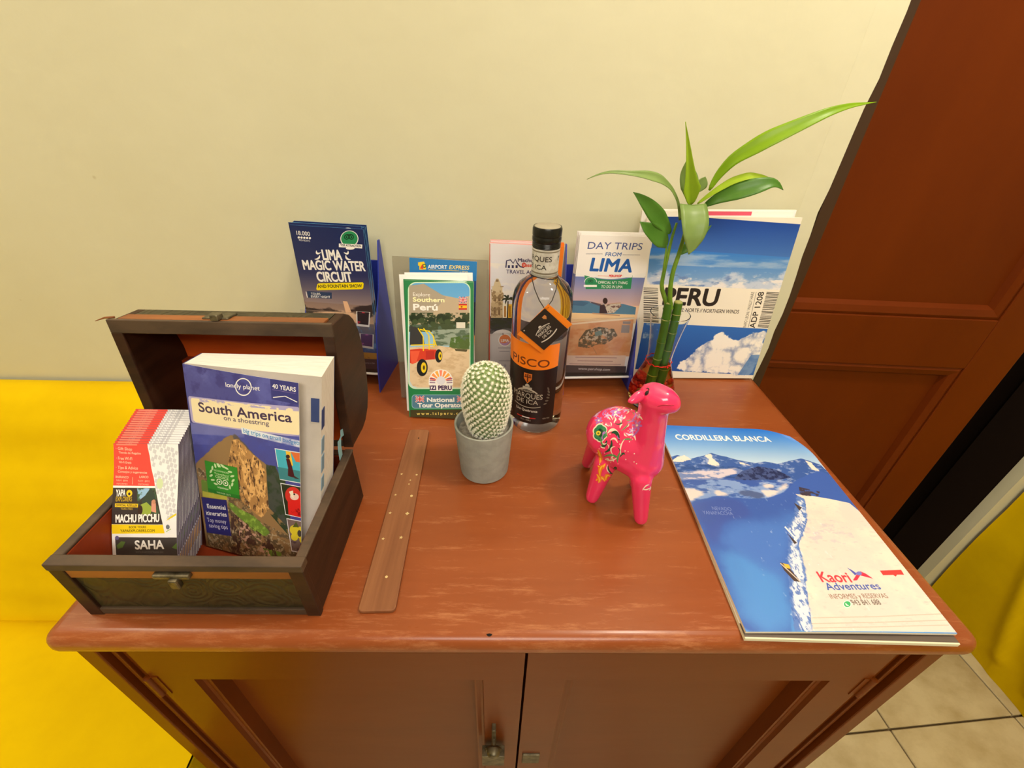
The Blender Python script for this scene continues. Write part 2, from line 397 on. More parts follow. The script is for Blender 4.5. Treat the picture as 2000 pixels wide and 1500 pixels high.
def cab_mat(name, a, b_, wear=0.0):
    m = mat(name, a, 0.38, spec=0.32, col2=b_, nscale=7, stretch=(.35, 2.2, 1), nfac=(.3, .7), bump=0.12, bscale=30)
    if wear:
        m.node_tree.nodes['Principled BSDF'].inputs['Coat Weight'].default_value = .3; m.node_tree.nodes['Principled BSDF'].inputs['Coat Roughness'].default_value = .22
        nt = m.node_tree; b = nt.nodes['Principled BSDF']; src = b.inputs['Base Color'].links[0].from_socket
        tc = nt.nodes.new('ShaderNodeTexCoord'); mp = nt.nodes.new('ShaderNodeMapping'); mp.inputs['Scale'].default_value = (.42, 3.0, 1)
        nt.links.new(tc.outputs['Object'], mp.inputs['Vector'])
        n = nt.nodes.new('ShaderNodeTexNoise'); n.inputs['Scale'].default_value = 42; n.inputs['Detail'].default_value = 9; n.inputs['Roughness'].default_value = .78; n.inputs['Distortion'].default_value = .1
        nt.links.new(mp.outputs['Vector'], n.inputs['Vector'])
        # more scuffs towards the front edge
        sp = nt.nodes.new('ShaderNodeSeparateXYZ'); nt.links.new(tc.outputs['Object'], sp.inputs[0])
        mr = nt.nodes.new('ShaderNodeMapRange'); mr.inputs['From Min'].default_value = .09; mr.inputs['From Max'].default_value = 0.0
        mr.inputs['To Min'].default_value = 0.0; mr.inputs['To Max'].default_value = 0.06
        nt.links.new(sp.outputs['Y'], mr.inputs['Value'])
        ad = nt.nodes.new('ShaderNodeMath'); nt.links.new(n.outputs['Fac'], ad.inputs[0]); nt.links.new(mr.outputs[0], ad.inputs[1])
        r = nt.nodes.new('ShaderNodeValToRGB'); r.color_ramp.elements[0].position = .56; r.color_ramp.elements[1].position = .86
        r.color_ramp.elements[0].color = (0, 0, 0, 1); r.color_ramp.elements[1].color = (wear, wear, wear, 1)
        nt.links.new(ad.outputs[0], r.inputs['Fac'])
        mx = nt.nodes.new('ShaderNodeMix'); mx.data_type = 'RGBA'; mx.inputs[7].default_value = C(222, 158, 112)
        nt.links.new(r.outputs['Color'], mx.inputs[0]); nt.links.new(src, mx.inputs[6]); nt.links.new(mx.outputs[2], b.inputs['Base Color'])
        # uneven gloss
        rr = nt.nodes.new('ShaderNodeMapRange'); rr.inputs['To Min'].default_value = .18; rr.inputs['To Max'].default_value = .46
        nt.links.new(n.outputs['Fac'], rr.inputs['Value']); nt.links.new(rr.outputs[0], b.inputs['Roughness'])
    return m
M_TOP = cab_mat('worn_red_brown_varnish', (147, 78, 38), (132, 65, 29), 0.5)
M_CAB = cab_mat('red_brown_varnish', (110, 50, 3), (100, 43, 2))
M_STEEL = mat('tarnished_metal', (120, 112, 92), 0.45, metal=0.8, col2=(80, 74, 58), nscale=90)
M_BLACK = mat('black_gap', (14, 8, 6), 0.9)

# ------------------------------------------------------------------ the setting
WY = 0.72
CEIL = 1.62
mb = MB().box(-2.7, 2.4, -2.7, 1.7, -0.90, -0.812)
fl = struct('floor', mb, M_GROUT)
tm = MB().box(-.1625, .1625, -.1625, .1625, -0.0075, 0.0055).mesh('tile', M_TILE)
ang = R_(4.5)
for i in range(-11, 5):
    for j in range(-9, 5):
        u, v = .1645 + .329 * i, .1645 + .329 * j
        x, y = .935 + math.cos(ang) * u - math.sin(ang) * v, .383 + math.sin(ang) * u + math.cos(ang) * v
        if -2.5 < x < 2.2 and -2.5 < y < 1.5:
            t = put('tile', tm, fl, (x, y, -0.8055), (0, 0, ang), bevel=.0016, seg=1)
mb = MB().box(-2.7, .500, WY, WY + .12, -.8, CEIL).box(1.25, 2.4, WY, WY + .026, -.8, CEIL).box(1.29, 2.4, WY + .026, WY + .12, -.8, CEIL).box(.500, 1.25, WY, WY + .12, 1.3, CEIL)
struct('wall_back', mb, M_WALL)
struct('wall_left', MB().box(-2.7, -2.6, -2.6, WY, -.8, CEIL), M_WALL)
struct('wall_right', MB().box(2.3, 2.4, -2.6, WY, -.8, CEIL), M_WALL)
struct('wall_front', MB().box(-2.7, 2.4, -2.7, -2.6, -.8, CEIL), M_WALL)
struct('ceiling', MB().box(-2.7, 2.4, -2.7, WY + .12, CEIL, CEIL + .08), M_CEIL)
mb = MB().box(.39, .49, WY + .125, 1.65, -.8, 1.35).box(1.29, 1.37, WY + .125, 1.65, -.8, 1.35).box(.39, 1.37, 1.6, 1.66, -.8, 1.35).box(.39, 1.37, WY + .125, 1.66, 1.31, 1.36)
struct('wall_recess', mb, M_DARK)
struct('trim_shade_3', MB().box(1.2515, 1.29, WY + .0265, WY + .13, -.8, 1.3), M_DARK)  # dark sheet added over the jamb end, coloured as the doorway's shade
# the ragged plaster edge beside the door frame
rs = random.Random(4); n = 60
edge = [(.5015 + .004 * rs.random() + (.004 * math.sin(i * .55) if i > 20 else 0), -.8 + 2.1 * i / n) for i in range(n + 1)]
mb = MB()
for (xa, za), (xb, zb) in zip(edge[:-1], edge[1:]):
    mb.add([(.468, WY - .0001, za), (xa, WY - .0035, za), (xb, WY - .0035, zb), (.468, WY - .0001, zb), (.492, WY + .01, za), (xa, WY + .01, za), (xb, WY + .01, zb), (.492, WY + .01, zb)], [(0, 1, 2, 3), (1, 5, 6, 2), (0, 3, 7, 4)])
struct('trim_2', mb, M_WALL, smooth=50)
struct('trim_1', MB().box(.5015, .5225, WY - .002, WY + .1, -.8, 1.298), M_FRAME, bevel=.0015)
# left leaf of the double door, a little ajar; recessed panels with a moulding each
def door_leaf():
    w, t = .472, .036
    d = bpy.data.objects.new('door_1', None); COL.objects.link(d); d['kind'] = 'structure'
    d.location = (.5235, WY + .012, 0); d.rotation_euler = (0, 0, R_(-3.2))
    st = .086
    mb = MB().box(0, .010, 0, t, -.795, 1.29).box(w - st, w, 0, t, -.795, 1.29)
    for z0, z1 in ((-.795, -.70), (.004, .108), (1.19, 1.29)): mb.box(.0005, w - st + .0005, .0002, t, z0, z1)
    part('frame', mb, M_DOOR, d, world=False, bevel=.002)
    for z0, z1 in ((-.70, .004), (.108, 1.19)):
        x0, x1 = .0005, w - st
        pm = MB().box(x0 - .001, x1 + .001, .014, t - .004, z0 - .001, z1 + .001)
        part('panel', pm, M_DOOR, d, world=False)
        fm = MB()
        def ringp(i, yy): return [(x0 + (0 if i == 0 else 0), yy, z0 + i), (x1 - i, yy, z0 + i), (x1 - i, yy, z1 - i), (x0, yy, z1 - i)]
        A, B, D, E_ = ringp(0, .0035), ringp(.006, .001), ringp(.018, .004), ringp(.024, .0138)
        vs = A + B + D + E_; fs = []
        for k in range(3):
            for e in range(3):
                a, b = e, (e + 1) % 4; fs.append((k * 4 + a, k * 4 + b, k * 4 + 4 + b, k * 4 + 4 + a))
        fm.add(vs, fs)
        part('moulding', fm, M_DOOR, d, world=False)
    # raised field edge line as in many panelled doors is left flat here: the photograph shows one moulding only
    return d
door_leaf()

# ------------------------------------------------------------------ cabinet
cab = thing('cabinet', (0.02, .1985, -.8), 'red-brown varnished two-door cabinet with worn rounded top against the cream wall', 'cabinet')
X0, X1, Y0, Y1 = -.4275, .4725, .1985, .716
part('top', MB().box(X0, X1, Y0, Y1, -.0285, 0), M_TOP, cab, smooth=40, bevel=.0125, seg=5, label='scuffed top with pale wear marks along its rounded front edge')
YF = .2075
mb = MB().box(-.4165, -.398, YF, .70, -.8, -.0280).box(.440, .459, YF, .70, -.8, -.0280).box(-.398, .440, .68, .70, -.8, -.0280).box(-.398, .440, YF + .03, .68, -.78, -.76)
mb.box(-.398, .440, YF + .006, .24, -.042, -.0280).box(-.398, .440, YF + .004, .24, -.8, -.74)
part('carcass', mb, M_CAB, cab, bevel=.0015)
for nm, xa, xb in (('stile', -.3985, -.373), ('stile', .4145, .4405)):
    sm = MB().box(xa, xb, YF + .010, .23, -.79, -.042)
    a0, a1 = (xa + .004, xa + .009) if xa < 0 else (xb - .009, xb - .004)
    sm.box(a0, a1, YF + .006, YF + .011, -.79, -.042)
    part(nm, sm, M_CAB, cab, bevel=.001)
def cab_door(x0, x1, hx):
    z0, z1, yf, t = -.735, -.0435, YF + .002, .026
    d = put('door', MB().mesh('door', M_CAB), cab, (0, 0, 0))
    sw = .0435; px0, px1, pz0, pz1 = x0 + sw, x1 - sw, z0 + .055, z1 - .061
    mb = MB().box(x0, px0, yf, yf + t, z0, z1).box(px1, x1, yf, yf + t, z0, z1).box(px0, px1, yf, yf + t, z0, pz0).box(px0, px1, yf, yf + t, pz1, z1)
    me = mb.mesh('door', M_CAB, None, tuple(_org(cab))); d.data = me
    # moulding round the opening, then a raised field with wide bevels
    def ring(i, y): return [(px0 + i, y, pz0 + i), (px1 - i, y, pz0 + i), (px1 - i, y, pz1 - i), (px0 + i, y, pz1 - i)]
    levels = [(0, yf + .0002), (.0012, yf + .0050), (.0040, yf + .0058), (.0085, yf + .0045), (.0105, yf + .0050), (.0112, yf + .0215)]
    vs = []; fs = []
    for i, y in levels: vs += ring(i, y)
    for k in range(len(levels) - 1):
        for e in range(4): fs.append((k * 4 + e, k * 4 + (e + 1) % 4, k * 4 + 4 + (e + 1) % 4, k * 4 + 4 + e))
    fs.append(tuple(len(levels) * 4 - 4 + e for e in range(4)))
    part('panel', MB().add(vs, fs), M_CAB, d)
    for zc in (-.118, -.62):
        h = MB().lathe([(.0001, -.021), (.0036, -.02), (.0036, .02), (.0001, .021)], 12, (hx, yf - .0012, zc)).box(hx - .010 if hx > 0 else hx, hx if hx > 0 else hx + .010, yf - .001, yf + .003, zc - .02, zc + .02)
        part('hinge', h, M_CAB, d, smooth=40)
    return d
dl = cab_door(-.3715, .0275, -.374); dr = cab_door(.0305, .413, .4155)
k = MB().lathe([(.003, 0), (.003, .011), (.008, .013), (.0085, .018), (.006, .022), (.001, .023)], 16)
kv = MB().add([(-.004 + x, YF - z, -.262 + y) for x, y, z in k.v], k.f)
kv.box(-.0065, -.0015, YF - .006, YF + .003, -.252, -.226)
part('knob', kv, M_STEEL, dl, smooth=40, bevel=.0006)
pl = MB().box(-.019, .010, YF - .016, YF - .004, -.315, -.280)
arc = [(-.0045 + .009 * math.cos(R_(t)), YF - .010, -.280 + .012 * math.sin(R_(t)) + .002) for t in range(-10, 191, 20)]
pl.tube(arc, .002, 8)
part('padlock', pl, M_STEEL, dl, smooth=40, bevel=.0015)
part('strike_plate', MB().box(.036, .060, YF - .0005, YF + .004, -.365, -.332), M_STEEL, dr, bevel=.0008)

part('nail_hole', MB().lathe([(.0032, -.0002), (.0032, .0004), (.0005, .0005)], 14, (-.009, .2085, -.0010)), M_BLACK, cab)

# ------------------------------------------------------------------ yellow sofas
def sofa_left():
    s = thing('sofa', (-1.5, .35, -.8), 'yellow cloth-covered sofa along the wall at the left of the cabinet', 'sofa')
    rs = np.random.RandomState(3)
    def prof_grid(prof, x0, x1, nx, amp, seed):
        # profile swept along x with soft cloth waves
        pr = np.array(prof); L = np.r_[0, np.cumsum(np.hypot(*np.diff(pr, axis=0).T))]; N = 60
        q = np.stack([np.interp(np.linspace(0, L[-1], N + 1), L, pr[:, k]) for k in (0, 1)], 1)
        for _ in range(3): q[1:-1] = (q[:-2] + 2 * q[1:-1] + q[2:]) / 4
        nz = fbm(N + 1, nx + 1, 14, seed, 4) - .5
        def fn(u, v):
            j = int(round(v * N)); i = int(round(u * nx)); d = amp * nz[j, i] * min(1, 6 * min(v, 1 - v) + .1)
            return (x0 + (x1 - x0) * u, q[j][0] - d, q[j][1] + d)
        return MB().grid(fn, nx, N)
    part('backrest', prof_grid([(.712, -.06), (.69, -.050), (.645, -.052), (.625, -.075), (.53, -.24), (.43, -.42), (.42, -.46)], -2.45, -.452, 60, .020, 5), M_CLOTH, s, smooth=80)
    part('seat', prof_grid([(.47, -.52), (.445, -.44), (.428, -.406), (.40, -.396), (.36, -.395), (.1, -.402), (-.22, -.405), (-.262, -.43), (-.27, -.60), (-.275, -.795)], -2.45, -.452, 60, .022, 8), M_CLOTH, s, smooth=80)
    side = [(.71, -.795), (.71, -.06), (.64, -.06), (.53, -.25), (.43, -.41), (-.21, -.41), (-.255, -.44), (-.265, -.795)]
    part('side', MB().prism(side, -.456, -.4535), M_CLOTH, s)
    return s
sofa_left()
def sofa_right():
    s = thing('sofa', (1.6, .2, -.8), 'yellow cloth-covered sofa end in shade beyond the right side of the cabinet', 'sofa')
    nz = fbm(80, 120, 22, 11, 4) - .5
    def fold(y, z):     # soft folds running down from the top near the wall
        d = 0
        for c, w, k in ((.60, .016, .30), (.55, .012, .42), (.51, .010, .55)):
            yc = c + k * (z + .45); d += .010 * math.exp(-((y - yc) / w) ** 2)
        return d * (1 if z > -.75 else .3)
    def fn(u, v):
        y = .712 - 1.5 * u; z = -.7995 + .7145 * v
        bulge = .02 * math.sin(math.pi * min(1, max(0, (z + .8) / .8)))
        return (1.285 - bulge * .6 - fold(y, z) - .010 * nz[int(v * 79), int(u * 119)], y, z)
    part('skirt', MB().grid(fn, 150, 60), M_CLOTH, s, smooth=80)
    part('backrest', MB().box(1.296, 1.62, -.80, .712, -.795, -.08), M_CLOTH, s, smooth=60, bevel=.03, seg=5)
    part('seat', MB().box(1.60, 2.28, -.80, .712, -.795, -.38), M_CLOTH, s, smooth=60, bevel=.03, seg=4)
    return s
sofa_right()

# ------------------------------------------------------------------ printed covers (flat artwork, authored where the photograph's print is legible)
WHITE = (246, 244, 240)
def owl(c, x, y, r, col=(20, 60, 35)):
    for d in (-1, 1):
        c.ring(x + d * r * .45, y, r * .40, r * .40, r * .14, col); c.ell(x + d * r * .45, y, r * .15, r * .15, col)
    c.poly([(x - r * .95, y - r * .35), (x - r * .3, y - r * .55), (x, y - r * .5), (x + r * .3, y - r * .55), (x + r * .95, y - r * .35), (x + r * .5, y - r * .42), (x, y - r * .3), (x - r * .5, y - r * .42)], col)
    c.poly([(x - r * .1, y + r * .1), (x + r * .1, y + r * .1), (x, y + r * .4)], col)
def uk_flag(c, x, y, w, h):
    c.rect(x, y, x + w, y + h, (40, 60, 130)); t = h * .16
    for a, b in (((x, y), (x + w, y + h)), ((x, y + h), (x + w, y))): c.line([a, b], t * 1.6, WHITE); c.line([a, b], t * .7, (200, 30, 45))
    c.rect(x, y + h * .33, x + w, y + h * .67, WHITE); c.rect(x + w * .38, y, x + w * .62, y + h, WHITE)
    c.rect(x, y + h * .42, x + w, y + h * .58, (200, 30, 45)); c.rect(x + w * .44, y, x + w * .56, y + h, (200, 30, 45))
FULL = lambda c: [(0, 0), (c.w, 0), (c.w, c.h), (0, c.h)]

def art_lima():
    c = Cv(110, 231, 4.5, (28, 38, 84), [(565.9, 439.1), (709.0, 447.8), (741.9, 722.0), (620.3, 712.9)], (540, 420, 4.412))
    c.mm()
    c.grad([(0, 0), (110, 0), (110, 70), (0, 70)], (26, 40, 92), (48, 52, 96))
    c.grad([(0, 70), (110, 70), (110, 118), (0, 118)], (48, 52, 96), (150, 130, 128))
    c.grad([(0, 117), (110, 117), (110, 152), (0, 152)], (140, 116, 108), (196, 160, 130))
    c.rough([(-4, 128), (40, 126), (60, 130), (80, 122), (114, 114), (114, 136), (80, 138), (40, 136), (-4, 140)], (56, 44, 44), 8, 3, 1.0, .2, stretch=1.6); c.rough([(10, 134), (60, 128), (100, 132), (104, 146), (10, 150)], (236, 192, 154), 8, 5, 1.0, .3, stretch=2)
    c.grad([(0, 148), (110, 148), (110, 205), (0, 205)], (120, 104, 104), (40, 88, 168))
    c.noise([(0, 140), (110, 140), (110, 205), (0, 205)], (92, 150, 205), 16, 8, .5, .7)
    c.rect(0, 200, 110, 212, (214, 160, 60)); c.noise([(0, 200), (110, 200), (110, 212), (0, 212)], (150, 100, 40), 4, 2, .5, .6, 3)
    c.rect(0, 212, 110, 231, (58, 50, 72))
    c.poly([(63, 112), (70, 112), (78, 146), (66, 146)], (238, 190, 150), .9)
    c.px()
    c.txt('18.000', (175, 170), (290, 180), 34, WHITE, .01)
    for i in range(5): c.ell(192 + 24 * i, 193 + 1.5 * i, 10, 10, WHITE)
    c.txt('REVIEWS', (195, 222), (290, 232), 15, WHITE)
    c.ell(628, 205, 78, 72, WHITE); c.ell(628, 203, 71, 65, (40, 140, 90)); owl(c, 625, 190, 46, (10, 40, 25))
    c.poly([(537, 245), (740, 255), (738, 288), (537, 277)], WHITE); c.ell(635, 287, 38, 12, WHITE)
    c.txt('TOP ATTRACTION', (552, 268), (728, 277), 17, (40, 40, 60), .02)
    c.txt('LIMA', (405, 385), (566, 388), 82, WHITE, .03); c.txt('MAGIC WATER', (237, 468), (766, 482), 76, WHITE, .03); c.txt('CIRCUIT', (358, 572), (655, 574), 78, WHITE, .03)
    for a, b, d in (((328, 380), (372, 384), (372, 345)), ((345, 305), (338, 348), (384, 322)), ((640, 384), (594, 384), (598, 345)), ((616, 308), (624, 350), (580, 322))): c.curve(a, b, d, 17, WHITE)
    c.poly([(352, 596), (365, 588), (742, 580), (752, 590), (748, 628), (738, 640), (352, 648), (342, 638)], (246, 222, 20))
    c.txt('AND FOUNTAIN SHOW', (358, 628), (738, 624), 26, (40, 40, 40), .02)
    c.poly([(262, 655), (476, 668), (476, 722), (275, 712)], (44, 62, 98)); c.line([(254, 660), (266, 712)], 6, WHITE)
    c.txt('TOURS', (300, 688), (380, 690), 18, WHITE, .02); c.txt('EVERY NIGHT', (300, 712), (466, 716), 18, WHITE, .02)
    for pts, col, hl in (([(686, 830), (808, 838), (800, 968), (690, 955)], (30, 10, 24), (190, 40, 60)), ([(715, 1020), (838, 1030), (836, 1156), (722, 1140)], (84, 50, 110), (170, 90, 160)), ([(560, 900), (670, 915), (664, 1030), (565, 1018)], (30, 60, 70), (120, 170, 150)), ([(590, 1050), (695, 1062), (692, 1170), (596, 1160)], (60, 40, 80), (220, 120, 60))):
        c.poly(pts, (238, 232, 228)); P = np.array(pts, float); m_ = P.mean(0); q = m_ + (P - m_) * .84; q[:, 1] -= 8; c.poly(q, col); c.noise(q, hl, 6, 9, .48, .62, 2)
    c.txt('Become a fan', (735, 1280), (848, 1284), 14, (200, 196, 206)); 
    return c

def art_airport():
    c = Cv(100, 210, 4.5, (36, 118, 184), [(799.4, 503.0), (931.6, 511.0), (923.7, 768.7), (804.6, 762.8)], (750, 480, 4.286))
    c.mm(); c.rect(0, 0, 100, 40, (34, 120, 188)); c.rect(0, 28, 100, 60, (30, 70, 130)); c.rect(0, 60, 100, 210, (30, 38, 72))
    c.rect(80, 112, 100, 150, (230, 150, 40)); c.rect(60, 150, 100, 210, (24, 30, 60)); c.px()
    c.poly([(285, 138), (335, 132), (352, 165), (352, 198), (296, 200), (296, 168), (285, 165)], (246, 200, 30)); c.ell(338, 168, 17, 17, (30, 100, 60)); c.ell(338, 168, 9, 9, (246, 200, 30)); c.poly([(300, 190), (322, 150), (330, 196)], (210, 60, 40))
    c.txt('AIRPORT', (368, 190), (528, 194), 30, WHITE, .02); c.txt('EXPRESS', (545, 195), (710, 200), 32, (246, 214, 120), .02, .2)
    c.line([(372, 201), (630, 211)], 5, (236, 190, 60)); c.txt('LIMA', (635, 222), (705, 226), 14, (246, 214, 120), .01)
    return c

def art_izi():
    c = Cv(100, 210, 5, (40, 130, 78), [(789.6, 547.2), (924.9, 551.9), (923.3, 819.2), (799.9, 814.0)], (750, 480, 4.286))
    ph = c.rpts(210, 312, 716, 1190, 62)
    c.poly(c.rpts(200, 304, 724, 1200, 66), (205, 232, 205))
    c.grad(ph, (90, 165, 225), (200, 220, 225))
    c.poly([(210, 340), (330, 318), (480, 412), (620, 440), (716, 420), (716, 660), (210, 660)], (190, 172, 146)); c.poly([(210, 330), (340, 320), (520, 430), (340, 640), (210, 640)], (160, 152, 138), .7)
    c.noise([(210, 560), (716, 560), (716, 720), (210, 720)], (50, 66, 40), 5, 3, .40, .5, 1.3); c.poly([(216, 660), (716, 650), (716, 720), (216, 720)], (70, 84, 58), .8)
    for x, y in ((250, 610), (300, 600), (470, 600), (520, 610), (620, 635), (665, 640), (400, 630)): c.rough([(x + 34 * math.cos(R_(t)), y + 34 * math.sin(R_(t))) for t in range(0, 360, 40)], (38, 52, 34), 3, x, 1.1, .2); c.rough([(x + 12 + 30 * math.cos(R_(t)), y + 26 + 24 * math.sin(R_(t))) for t in range(0, 360, 40)], (66, 82, 52), 3, y, 1.1, .2)
    c.rect(605, 640, 680, 690, (222, 218, 205))
    c.poly([(400, 705), (716, 690), (716, 830), (430, 840)], (150, 165, 150)); c.noise([(400, 705), (716, 690), (716, 830), (430, 840)], (90, 110, 90), 5, 6, .5, .6, 3)
    c.noise([(560, 770), (716, 745), (716, 880), (540, 880)], (80, 110, 52), 5, 16, .35, .45)
    c.poly([(216, 850), (440, 836), (716, 866), (716, 1130), (700, 1170), (650, 1188), (280, 1188), (236, 1170), (216, 1130)], (226, 202, 166)); c.noise([(216, 850), (440, 836), (716, 866), (716, 1180), (240, 1180)], (206, 178, 140), 8, 7, .45, .7, 2)
    c.poly([(590, 862), (700, 868), (690, 888), (600, 880)], (90, 84, 60)); c.rough([(560, 830), (716, 780), (716, 868), (560, 860)], (84, 108, 56), 4, 77, .9, .2, .9)
    # dune buggy
    c.poly([(220, 670), (290, 690), (330, 760), (340, 830), (216, 830)], (60, 60, 62)); c.poly([(218, 870), (300, 860), (440, 870), (430, 950), (300, 960), (240, 990), (216, 980)], (214, 66, 44)); c.poly([(218, 880), (300, 880), (270, 980), (230, 990)], (236, 96, 66))
    for p in ([(285, 690), (328, 760), (330, 880)], [(330, 690), (376, 750), (378, 870)], [(375, 710), (416, 760), (418, 850)], [(225, 832), (430, 826)], [(300, 700), (380, 716)], [(410, 760), (440, 840)]): c.line(p, 9, (244, 214, 30))
    c.poly([(350, 880), (420, 880), (420, 950), (350, 950)], (190, 50, 40))
    for x, y, rx, ry in ((320, 1020, 46, 72), (458, 922, 30, 56)): c.ell(x, y, rx, ry, (32, 34, 38)); c.ell(x + 12, y, rx * .5, ry * .62, (236, 204, 40)); c.ell(x + 14, y, rx * .18, ry * .26, (70, 60, 30))
    c.txt('Explore', (243, 420), (386, 424), 30, WHITE); c.txt('Southern', (243, 466), (505, 472), 34, (250, 244, 190), .04); c.txt('Perú', (248, 538), (448, 540), 50, WHITE, .04)
    uk_flag(c, 628, 428, 66, 50); c.rect(626, 486, 694, 536, (200, 40, 40)); c.rect(626, 499, 694, 523, (244, 190, 40)); c.ell(650, 511, 8, 8, (170, 70, 40))
    # sunburst emblem over the company's name
    c.ell(476, 1135, 102, 100, WHITE, t0=180, t1=360); c.rect(374, 1135, 578, 1165, WHITE); c.rect(384, 1165, 572, 1215, WHITE)
    for k in range(7):
        a = R_(188 + k * 24.5); b = R_(204 + k * 24.5); c.poly([(476 + 42 * math.cos(a), 1135 + 42 * math.sin(a)), (476 + 94 * math.cos(a), 1135 + 94 * math.sin(a)), (476 + 94 * math.cos(b), 1135 + 94 * math.sin(b)), (476 + 42 * math.cos(b), 1135 + 42 * math.sin(b))], [(250, 140, 110), (252, 160, 90), (250, 180, 80)][k % 3])
    for k in range(3): c.line([(382, 1112 + 16 * k), (428, 1114 + 16 * k)], 6, (110, 60, 120)); c.line([(524, 1114 + 16 * k), (572, 1112 + 16 * k)], 6, (110, 60, 120))
    c.ell(476, 1128, 38, 36, (226, 226, 236))
    c.txt('IZI PERU', (386, 1206), (566, 1206), 34, (66, 36, 84), .04)
    c.poly(c.rpts(232, 1246, 716, 1362, 26), (150, 200, 205)); c.poly(c.rpts(236, 1250, 712, 1358, 24), (84, 128, 152))
    uk_flag(c, 264, 1258, 72, 50); uk_flag(c, 612, 1258, 72, 50)
    c.txt('National', (362, 1306), (588, 1306), 34, WHITE, .04); c.txt('Tour Operator', (284, 1352), (664, 1350), 34, WHITE, .04)
    c.poly([(220, 1375), (740, 1370), (740, 1450), (220, 1450)], (70, 66, 40)); c.txt('w w w . i z i p e r u . c o m', (275, 1416), (690, 1412), 22, (226, 204, 110), .03)
    return c

def art_machu():
    c = Cv(110, 231, 4.5, (226, 226, 236), [(956.0, 477.0), (1102.8, 484.0), (1075.7, 737.3), (955.0, 731.1)], (860, 420, 3.407))
    c.mm(); c.grad(FULL(c), (236, 234, 240), (196, 200, 216)); c.noise([(0, 30), (100, 30), (100, 120), (0, 120)], (240, 236, 232), 16, 4, .45, .65, 1.5)
    c.rect(0, 118, 110, 152, (96, 94, 96)); c.noise([(0, 118), (110, 118), (110, 152), (0, 152)], (60, 60, 64), 7, 4, .48, .6, 2); c.rect(0, 150, 110, 231, (206, 198, 196)); c.px()
    # church tower, palm and yellow arcade
    T = (214, 196, 160)
    c.poly([(352, 480), (360, 452), (372, 430), (384, 430), (396, 452), (404, 480)], T); c.rect(344, 480, 412, 520, T); c.rect(338, 520, 416, 690, (206, 184, 146)); c.rect(336, 590, 420, 690, (196, 172, 134))
    for x in (354, 384): c.poly([(x, 580), (x, 545), (x + 8, 535), (x + 16, 545), (x + 16, 580)], (120, 96, 70)); c.rect(x, 620, x + 14, 670, (130, 104, 78))
    c.rect(368, 436, 386, 452, (140, 116, 92)); c.noise([(336, 480), (420, 480), (420, 690), (336, 690)], (150, 126, 92), 5, 3, .5, .6)
    c.rect(414, 600, 640, 690, (236, 190, 60)); c.rect(414, 590, 450, 690, (238, 232, 214))
    for k in range(7): c.rect(424 + 32 * k, 612, 436 + 32 * k, 684, (176, 120, 36))
    c.rect(480, 560, 640, 600, (190, 196, 205), a=.7)
    c.line([(446, 700), (450, 580)], 8, (60, 50, 40))
    for q in ((405, 580), (420, 545), (450, 540), (485, 560), (492, 585), (430, 600)): c.curve((450, 572), ((450 + q[0]) / 2, min(q[1], 560) - 8), q, 12, (50, 56, 40))
    c.noise([(330, 690), (640, 690), (640, 760), (330, 760)], (58, 62, 50), 6, 14, .4, .55, 2)
    # pale arch with an orange emblem
    c.ell(414, 842, 88, 76, (214, 208, 206)); c.rect(326, 842, 502, 1075, (214, 208, 206)); c.ell(430, 836, 44, 42, WHITE); c.ell(430, 836, 38, 36, (232, 130, 70)); c.curve((398, 852), (430, 880), (462, 842), 16, (190, 150, 200)); c.txt('LIMA', (404, 848), (456, 848), 18, WHITE, .03); c.poly([(408, 800), (424, 800), (416, 788)], (120, 100, 100))
    for y, a, b in ((888, 384, 476), (910, 392, 462), (1005, 350, 400), (972, 390, 480)): c.line([(a, y), (b, y)], 5, (160, 156, 160))
    for x in (370, 395, 430, 470): c.ell(x, 1004, 9, 9, (182, 178, 184))
    # mountain emblem and name
    c.line([(435, 358), (440, 312), (466, 306), (484, 330), (498, 302), (512, 330), (532, 352), (556, 356)], 8, (50, 50, 96)); c.line([(466, 306), (484, 330), (498, 302), (512, 330)], 5, (50, 50, 96))
    for x in (448, 474, 500): c.rect(x, 342, x + 14, 360, (50, 50, 96))
    c.txt('MachuPicchu', (516, 318), (720, 326), 22, (60, 60, 100), .03); c.txt('Reservations', (545, 352), (720, 358), 24, (222, 80, 60), .03); c.ring(556, 340, 11, 13, 6, (222, 70, 50))
    c.txt('TRAVEL AGENCY', (438, 396), (716, 404), 25, (70, 66, 110), .01)
    c.poly([(745, 205), (832, 215), (770, 1085), (712, 1080)], (240, 130, 40)); c.poly([(318, 200), (330, 200), (330, 1062), (318, 1062)], (220, 84, 50))
    return c

